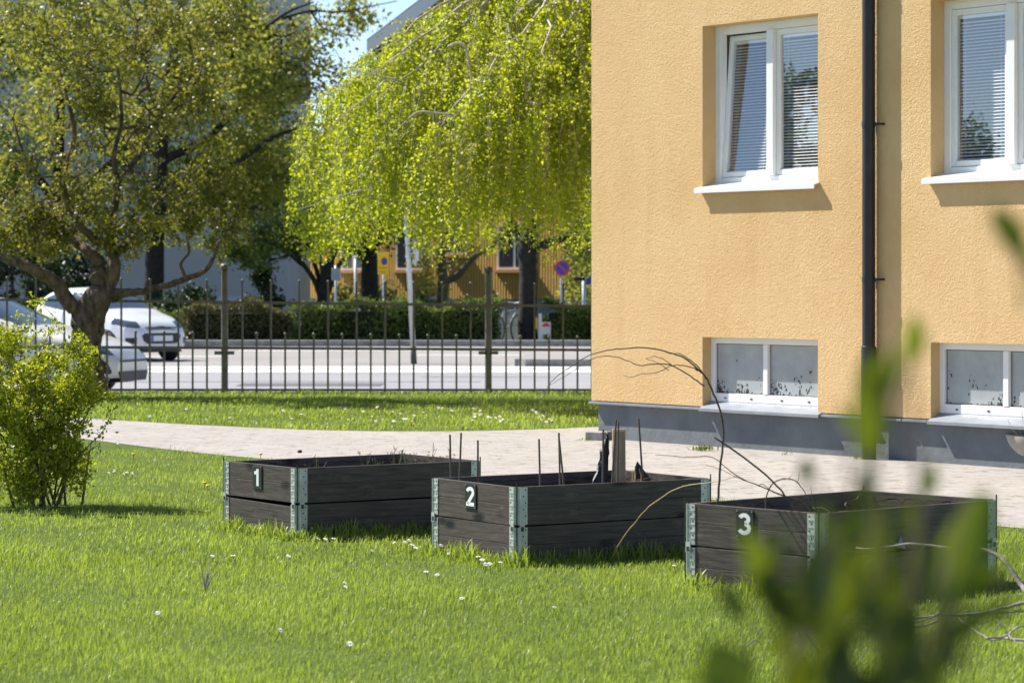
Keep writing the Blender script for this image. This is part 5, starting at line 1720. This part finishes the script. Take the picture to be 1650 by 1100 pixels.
o = b.build('dry_stubble', M['twig_tan']); o.location = BED[1].matrix_basis @ Vector((1.03, .45, .30)); tag(o, 'tuft of dry reddish stubble at the right end of the middle bed', 'plant')

# ------------------------------------------------------------------ the leafy bush at left
BD = 18.4
bs = Vector((at(70, 815, BD).x, BD, 0))
bt2 = thing('deciduous_bush', 'airy bush with fresh yellow-green leaves at the left edge', 'bush', bs)
limbs = []
for i in range(17):
    a = rs.uniform(0, 6.28); l = rs.uniform(.4, .85); o = Vector((math.cos(a), math.sin(a) * .8, 0))
    p0 = Vector((rs.gauss(.0, .10), rs.gauss(0, .08), -.03))
    limbs.append(([p0, p0 + o * .08 + Vector((0, 0, .25)), p0 + o * .2 * l + Vector((0, 0, .62 * l)), p0 + o * .34 * l + Vector((0, 0, .95 * l))], [.011, .009, .006, .0035]))
X = lambda px, py, dd=0: Vector(at(px, py, BD + dd)) - bs
limbs.append(([X(95, 812), X(105, 775), X(118, 745), X(145, 715), X(165, 695), X(182, 660)], [.010, .008, .006, .004, .003, .002]))
limbs.append(([X(85, 812), X(95, 760), X(125, 700), X(150, 650), X(178, 640)], [.010, .008, .006, .004, .002]))
limbs.append(([X(85, 812), X(112, 745), X(135, 732), X(160, 715)], [.008, .006, .004, .002]))
tips = np.concatenate([clumps(900, tuple(X(8, 612)), (.74, .55, .38), 44, .14, seed=8, zmin=.1), clumps(300, tuple(X(92, 640)), (.30, .3, .26), 14, .12, seed=9), clumps(700, tuple(X(40, 735)), (.46, .34, .33), 30, .13, seed=10, zmin=.05),
                       clumps(300, tuple(X(88, 745)), (.28, .3, .30), 15, .12, seed=12, zmin=.05),
                       np.array([tuple(X(x, y, d)) for x, y, d in ((185, 640, 0), (178, 632, .05), (165, 645, 0), (150, 640, .1), (182, 655, 0), (170, 690, 0), (176, 672, 0), (158, 700, .05), (150, 725, 0), (140, 735, 0), (55, 480, 0), (60, 488, .1), (72, 495, 0), (50, 495, .1), (92, 515, 0), (98, 530, .05), (130, 560, 0), (135, 550, .1), (120, 590, 0), (145, 600, 0), (140, 590, .1), (150, 615, 0))])])
bm_, pts, load, nl = colonise(limbs, tips, 77, seg=.07, wig=.022, r_tip=.0022, minr=.0016, pw=2.6)
bm_.build('stems', M['twig'], bt2, smooth=True)
P = leaves_on(pts, load, 28000, .02, 3)
dens = np.clip((P[:, 2] - .1) / .45, .4, 1); P = P[rng.random(len(P)) < dens]
leaf_cloud('foliage', P, rng.uniform(.017, .036, len(P)), M['leaf_bush'], bt2, wid=.33, fold=.14)

# small sapling in the lawn, left foreground
x, y = gnd(331, 952)
b = MB()
for _ in range(9):
    tip = Vector((rs.gauss(0, .045), rs.gauss(0, .03), rs.uniform(.08, .17))); b.tube([(0, 0, 0), tip * .5 + Vector((rs.gauss(0, .008), 0, .01)), tip], [.0025, .0018, .0008], 4)
o = b.build('dry_weed', M['twig_grey']); o.location = (x, y, 0); tag(o, 'thin dry wiry weed alone in the near lawn', 'weed')

# ------------------------------------------------------------------ grass
pp = np.array(PATH)


def in_poly(x, y, poly):
    c = np.zeros(len(x), bool); n = len(poly)
    for i in range(n):
        x0, y0 = poly[i]; x1, y1 = poly[i - 1]
        m = (y0 > y) != (y1 > y)
        with np.errstate(divide='ignore', invalid='ignore'):
            c ^= m & (x < (x1 - x0) * (y - y0) / (y1 - y0) + x0)
    return c


def bed_dist(x, y):
    """distance outside the nearest bed (negative inside)"""
    best = np.full(len(x), 9.0)
    for (ox, oy), ang in BOXES:
        c, s_ = math.cos(R(ang)), math.sin(R(ang))
        lx = (x - ox) * c + (y - oy) * s_; ly = -(x - ox) * s_ + (y - oy) * c
        dx = np.maximum(np.maximum(-lx, lx - 1.26), 0); dy = np.maximum(np.maximum(-ly, ly - .84), 0)
        d = np.hypot(dx, dy)
        ins = (lx > 0) & (lx < 1.26) & (ly > 0) & (ly < .84)
        d[ins] = -1
        best = np.minimum(best, d)
    return best


def blades(name, n, y0, y1, hgt, wd, extra=1.25, pad=.5, pw=1.0, tall=True):
    y = y0 + (y1 - y0) * rng.random(n) ** pw
    x = (rng.random(n) * 2 - 1) * (y * .18 * extra + pad)
    keep = ~in_poly(x, y, PATH)
    c, s_ = BW.x, BW.y
    lx = (x - B0.x) * BW.x + (y - B0.y) * BW.y; ly = (x - B0.x) * BI.x + (y - B0.y) * BI.y
    keep &= ~((lx > -.05) & (ly > .0))
    bd = bed_dist(x, y); keep &= bd > .004
    # ragged, worn lawn: density follows slow noise
    nz = np.sin(x * 2.1 + 1.3 * np.sin(y * 1.7)) * np.sin(y * 1.9 + x * .6) + .5 * np.sin(x * 5.3 + y * 3.1)
    keep &= rng.random(n) < np.clip(.82 + .25 * nz, .45, 1)
    x, y, bd, nz = x[keep], y[keep], bd[keep], nz[keep]; n = len(x)
    h = hgt * rng.uniform(.45, 1.25, n) * (1 + .22 * nz)
    if tall:
        edge = np.exp(-(bd / .11) ** 2); h *= 1 + edge * rng.uniform(.0, 1.3, n) ** 1.6
        wdv = wd * (1 + edge * .8)
    else: wdv = np.full(n, wd)
    a = rng.uniform(0, 2 * math.pi, n); lean = np.abs(rng.normal(.35, .28, n))
    # wind-combed: a common drift
    dx = np.cos(a) * lean + .10; dy = np.sin(a) * lean - .06
    sx, sy = -np.sin(a + rng.normal(0, .6, n)), np.cos(a)
    w2 = wdv * rng.uniform(.6, 1.3, n) / 2
    V = np.zeros((n, 5, 3), np.float32)
    V[:, 0] = np.stack([x - sx * w2, y - sy * w2, np.zeros(n)], 1); V[:, 1] = np.stack([x + sx * w2, y + sy * w2, np.zeros(n)], 1)
    mx, my, mz = x + dx * h * .32, y + dy * h * .32, h * .58
    V[:, 2] = np.stack([mx + sx * w2 * .8, my + sy * w2 * .8, mz], 1); V[:, 3] = np.stack([mx - sx * w2 * .8, my - sy * w2 * .8, mz], 1)
    V[:, 4] = np.stack([x + dx * h * 1.05, y + dy * h * 1.05, h * np.clip(1.02 - lean * .32, .35, 1)], 1)
    i = np.arange(n)[:, None] * 5
    f = np.concatenate([i + np.array([[0, 1, 2]]), i + np.array([[0, 2, 3]]), i + np.array([[3, 2, 4]])], 1).reshape(-1, 3)
    pat = np.sin(x * 1.3 + 2 * np.sin(y * .7)) * np.sin(y * .9 + 1.5 * np.sin(x * .8))
    tint = np.clip(.45 + .14 * nz + .16 * pat + rng.normal(0, .22, n), 0, .85)
    tint[rng.random(n) < .035 + .05 * np.clip(pat, 0, 1)] = 1
    o = np_mesh(name, V.reshape(-1, 3), f, M['grass'], None, np.repeat(tint, 5))
    tag(o, kind='stuff')
    print(name, n)
    return o


blades('grass', 170000, 9.2, 14.5, .034, .0030)
blades('grass', 140000, 14.5, 24.5, .034, .0045, pw=1.25)
blades('far_grass', 60000, 26.5, 37.7, .045, .011, extra=1.15, tall=False)
# longer tufts hugging the beds
def bed_tufts(n):
    xs_, ys_ = [], []
    for (ox, oy), ang in BOXES:
        c, s_ = math.cos(R(ang)), math.sin(R(ang))
        for _ in range(n):
            if rs.random() < .62: lx, ly = rs.uniform(-.05, 1.25), -abs(rs.gauss(0, .045)) - .012
            else: lx, ly = -abs(rs.gauss(0, .05)) - .012, rs.uniform(-.05, .85)
            xs_.append(ox + lx * c - ly * s_); ys_.append(oy + lx * s_ + ly * c)
    x, y = np.array(xs_), np.array(ys_); n = len(x)
    cl = .5 + .5 * np.sin(x * 9 + y * 7) * np.sin(x * 23 + 1)
    h = rng.uniform(.035, .135, n) * (.45 + .65 * cl)
    a = rng.uniform(0, 6.283, n); lean = np.abs(rng.normal(.38, .25, n)); dx, dy = np.cos(a) * lean, np.sin(a) * lean - .15
    sx, sy = -np.sin(a), np.cos(a); w2 = rng.uniform(.0022, .0042, n)
    V = np.zeros((n, 7, 3), np.float32)
    for k, (f, wf) in enumerate(((0, 1), (.4, 1), (.75, .7))):
        cx, cy, cz = x + dx * h * f ** 2, y + dy * h * f ** 2, h * f * (1 - .25 * f * lean)
        V[:, 2 * k] = np.stack([cx - sx * w2 * wf, cy - sy * w2 * wf, cz], 1); V[:, 2 * k + 1] = np.stack([cx + sx * w2 * wf, cy + sy * w2 * wf, cz], 1)
    V[:, 6] = np.stack([x + dx * h, y + dy * h, h * (1 - .35 * lean)], 1)
    i = np.arange(n)[:, None] * 7
    f = np.concatenate([i + np.array([q]) for q in ([0, 1, 3], [0, 3, 2], [2, 3, 5], [2, 5, 4], [4, 5, 6])], 1).reshape(-1, 3)
    tag(np_mesh('grass', V.reshape(-1, 3), f, M['grass'], None, np.repeat(np.clip(rng.normal(.55, .2, n), 0, .85), 7)), kind='stuff')


bed_tufts(1000)

# ------------------------------------------------------------------ daisies
def daisy_proto(r, h):
    b = MB(); n = 12
    b.tube([(0, 0, 0), (.004, 0, h * .6), (0, 0, h)], .0013, 4, 2)
    for k in range(n):
        a = 2 * math.pi * k / n; c, s_ = math.cos(a), math.sin(a); w_ = r * .2
        b.add([(c * r * .2, s_ * r * .2, h), (c * r * .7 - s_ * w_, s_ * r * .7 + c * w_, h + .003), (c * r, s_ * r, h + .001), (c * r * .7 + s_ * w_, s_ * r * .7 - c * w_, h + .003)], [(0, 1, 2, 3)], 0)
    b.sphere((0, 0, h + .002), r * .3, 8, 5, 1, (1, 1, .6))
    return b


near = [(551, 965), (549, 960), (535, 887), (520, 885), (502, 887), (373, 914), (338, 915), (460, 915), (652, 892), (656, 888), (660, 896), (641, 890), (667, 899), (706, 897), (592, 905), (687, 941), (748, 985), (773, 917), (780, 927), (790, 927), (806, 925), (778, 920), (726, 910), (708, 948),
        (170, 774), (178, 771), (185, 772), (195, 775), (203, 773), (207, 776), (215, 772), (98, 764), (108, 763), (113, 766), (132, 765), (94, 757), (183, 723), (190, 724), (218, 726), (246, 750), (145, 714), (155, 716), (162, 713), (147, 717), (270, 727), (280, 728), (292, 731), (1152, 920), (1090, 930), (438, 1040), (255, 1010), (890, 1000), (560, 1058)]
far = []
for _ in range(50):
    px, py = rs.uniform(150, 950), 662 + 27 * rs.random() ** .8
    if rs.random() < .35: px = rs.choice([320, 390, 560, 640, 770, 870, 935]) + rs.gauss(0, 16)
    if 145 < px < 950 and py < np.interp(px, [p[0] for p in UP], [p[1] for p in UP]) - 2.5: far.append((px, py))
proto = None
for lst, lab, grp, sc in ((near, 'white daisy flower in the near lawn', 'daisies in the near lawn', 1.0), (far, 'white daisy flower in the lawn strip before the fence', 'daisies in the far lawn strip', 1.35)):
    for px, py in lst:
        x, y = gnd(px, py)
        if proto is None:
            o = daisy_proto(.0135, .052).build('daisy', [M['petal'], M['yolk'], M['leaf_mid']]); proto = o
        else:
            o = proto.copy(); COL.objects.link(o)
        y += .12; 
        o.location = (x, y, 0); s_ = sc * rs.uniform(.8, 1.2); o.scale = (s_, s_, rs.uniform(.9, 1.2)); o.rotation_euler = (R(rs.uniform(8, 34)), R(rs.gauss(0, 12)), rs.uniform(-.5, .5))
        o['label'] = lab; o['category'] = 'daisy'; o['group'] = grp
d0 = None
for px, py in ((667, 692), (330, 790), (335, 795), (215, 742), (420, 742)):
    x, y = gnd(px, py)
    if d0 is None:
        b = MB(); b.tube([(0, 0, 0), (0, 0, .05)], .002, 4, 1); b.sphere((0, 0, .055), .016, 10, 6, 0, (1, 1, .55)); d0 = o = b.build('dandelion', [M['dandelion'], M['leaf_mid']])
    else: o = d0.copy(); COL.objects.link(o)
    o.location = (x, y, 0); o['label'] = 'yellow dandelion head in the lawn near the path'; o['category'] = 'dandelion'; o['group'] = 'dandelions in the lawn'

# ------------------------------------------------------------------ out-of-focus shrub close to the camera
ns = Vector((.25, 1.6, 0))
nt_ = thing('foreground_shrub', 'blurred leafy shrub close to the camera at lower right', 'shrub', ns)


def big_leaf(p, d, n_, L, wd, name='leaf'):
    """one broad leaf with a midrib fold and curl"""
    d = Vector(d).normalized(); s_ = d.cross(Vector(n_)).normalized(); nn = s_.cross(d)
    vs, fs = [], []
    N = 8
    for i in range(N + 1):
        f = i / N; w_ = wd * (math.sin(math.pi * f ** .85) ** .8) * .5 if 0 < f < 1 else 0
        c = Vector(p) + d * L * f - nn * L * .12 * f * f
        vs += [c - s_ * w_ + nn * w_ * .35, c, c + s_ * w_ + nn * w_ * .35]
    for i in range(N):
        for j in range(2): fs.append((3 * i + j, 3 * i + j + 1, 3 * i + j + 4, 3 * i + j + 3))
    return vs, fs


stems = MB()
fl = []   # (px, py of centre, D, length px, width px, angle deg from up, tint)
fl += [(1622, 370, 1.65, 96, 56, -20, .5), (1645, 405, 1.65, 60, 30, -50, .4), (1471, 547, 1.70, 86, 44, 8, .45), (1400, 655, 1.55, 170, 58, 2, .22), (1428, 600, 1.55, 90, 42, 20, .25), (1300, 755, 1.97, 44, 26, 0, .3), (1362, 672, 1.75, 46, 20, -10, .3), (1500, 770, 1.87, 66, 24, 12, .3),
       (1218, 908, 1.62, 130, 60, -12, .35), (1243, 952, 1.62, 130, 54, -25, .25), (1280, 990, 1.62, 96, 48, -45, .2), (1312, 940, 1.57, 160, 68, 5, .15), (1337, 888, 1.62, 120, 46, 15, .3), (1350, 985, 1.57, 130, 62, 60, .1), (1312, 1012, 1.62, 84, 46, -40, .15),
       (1415, 895, 1.62, 180, 50, 3, .35), (1395, 960, 1.57, 130, 54, -20, .15), (1447, 960, 1.62, 120, 42, 25, .3), (1378, 845, 1.67, 80, 34, 30, .4), (1470, 830, 1.67, 70, 28, -10, .5), (1397, 782, 1.72, 70, 26, 10, .4),
       (1556, 880, 1.67, 200, 76, 22, .95), (1540, 945, 1.62, 120, 50, 40, .8), (1500, 925, 1.62, 90, 36, 20, .3), (1590, 930, 1.72, 70, 28, 60, .5),
       (1350, 1072, 1.57, 120, 52, 10, .15), (1456, 1062, 1.57, 140, 62, 20, .15), (1492, 1092, 1.57, 96, 60, -30, .2), (1425, 1012, 1.57, 110, 52, 75, .1), (1395, 1105, 1.57, 110, 60, 80, .15), (1520, 1010, 1.67, 100, 34, 12, .2),
       (1178, 965, 1.65, 90, 36, -30, .25), (1268, 1048, 1.6, 90, 44, -20, .2), (1292, 1085, 1.58, 100, 60, 20, .15), (1525, 1045, 1.62, 90, 42, 15, .2), (1482, 900, 1.64, 100, 34, 12, .3), (1462, 990, 1.6, 110, 48, -15, .15), (1366, 920, 1.62, 120, 46, -5, .2), (1252, 885, 1.66, 90, 34, 18, .3),
       (1332, 835, 1.68, 80, 30, -8, .35), (1566, 1002, 1.66, 90, 34, 35, .3), (1606, 985, 1.7, 80, 28, 60, .4), (1418, 1055, 1.58, 60, 30, 0, .15), (1310, 965, 1.6, 120, 56, 30, .1), (1345, 1030, 1.58, 130, 60, -10, .1), (1630, 900, 1.7, 60, 22, 40, .5),
       (1172, 1080, 1.52, 120, 90, -30, 1.0), (1150, 1105, 1.52, 80, 50, -60, .9)]
tv, tf, tt = [], [], []
for px, py, D, lp_, wp_, ang, tn in fl:
    d = Vector((math.sin(R(ang)), rs.uniform(-.35, .35), math.cos(R(ang))))
    L = lp_ / F * D * 1.02; c = at(px, py, D) - ns
    p = c - d.normalized() * L * .5
    vs, fs = big_leaf(p, d, (rs.gauss(0, .3), -1, rs.gauss(.3, .25)), L, wp_ / F * D * 1.05)
    b0 = len(tv); tv += [tuple(v) for v in vs]; tf += [tuple(b0 + i for i in f) for f in fs]; tt += [tn] * len(vs)
    # petiole towards the stem
    stems.tube([p, p + Vector((rs.gauss(0, .008), .01, -.03))], [.0012, .0016], 5)
np_mesh('leaves', np.array(tv), np.array(tf), M['leaf_near'], nt_, np.array(tt), smooth=True)
for pts in ([(1420, 1180), (1425, 1050), (1415, 900), (1408, 740), (1425, 640), (1440, 585)], [(1500, 1190), (1515, 1050), (1523, 960), (1530, 900), (1560, 800)], [(1350, 1190), (1330, 1060), (1290, 960), (1240, 860)], [(1430, 1100), (1480, 900), (1475, 640), (1472, 560)],
            [(1380, 1200), (1360, 1040), (1340, 930), (1345, 850), (1305, 760)], [(1700, 560), (1670, 450), (1640, 410), (1622, 385)]):
    P = [at(x, y, 1.6) - ns for x, y in pts]
    stems.tube(smooth_path(P), [.0028 - .0018 * i / (4 * (len(P) - 1)) for i in range(4 * (len(P) - 1) + 1)], 6)
for px in (1420, 1500, 1350, 1430, 1380):
    p = at(px, 1185, 1.6) - ns; stems.tube(smooth_path([(rs.gauss(0, .02), rs.gauss(0, .02), 0), p * .5 + Vector((0, 0, .1)), p]), .0032, 6)
p = at(1700, 560, 1.6) - ns; stems.tube(smooth_path([(.05, .02, 0), (.2, .0, .6), p]), .0048, 6)
stems.build('stems', M['twig'], nt_, smooth=True)
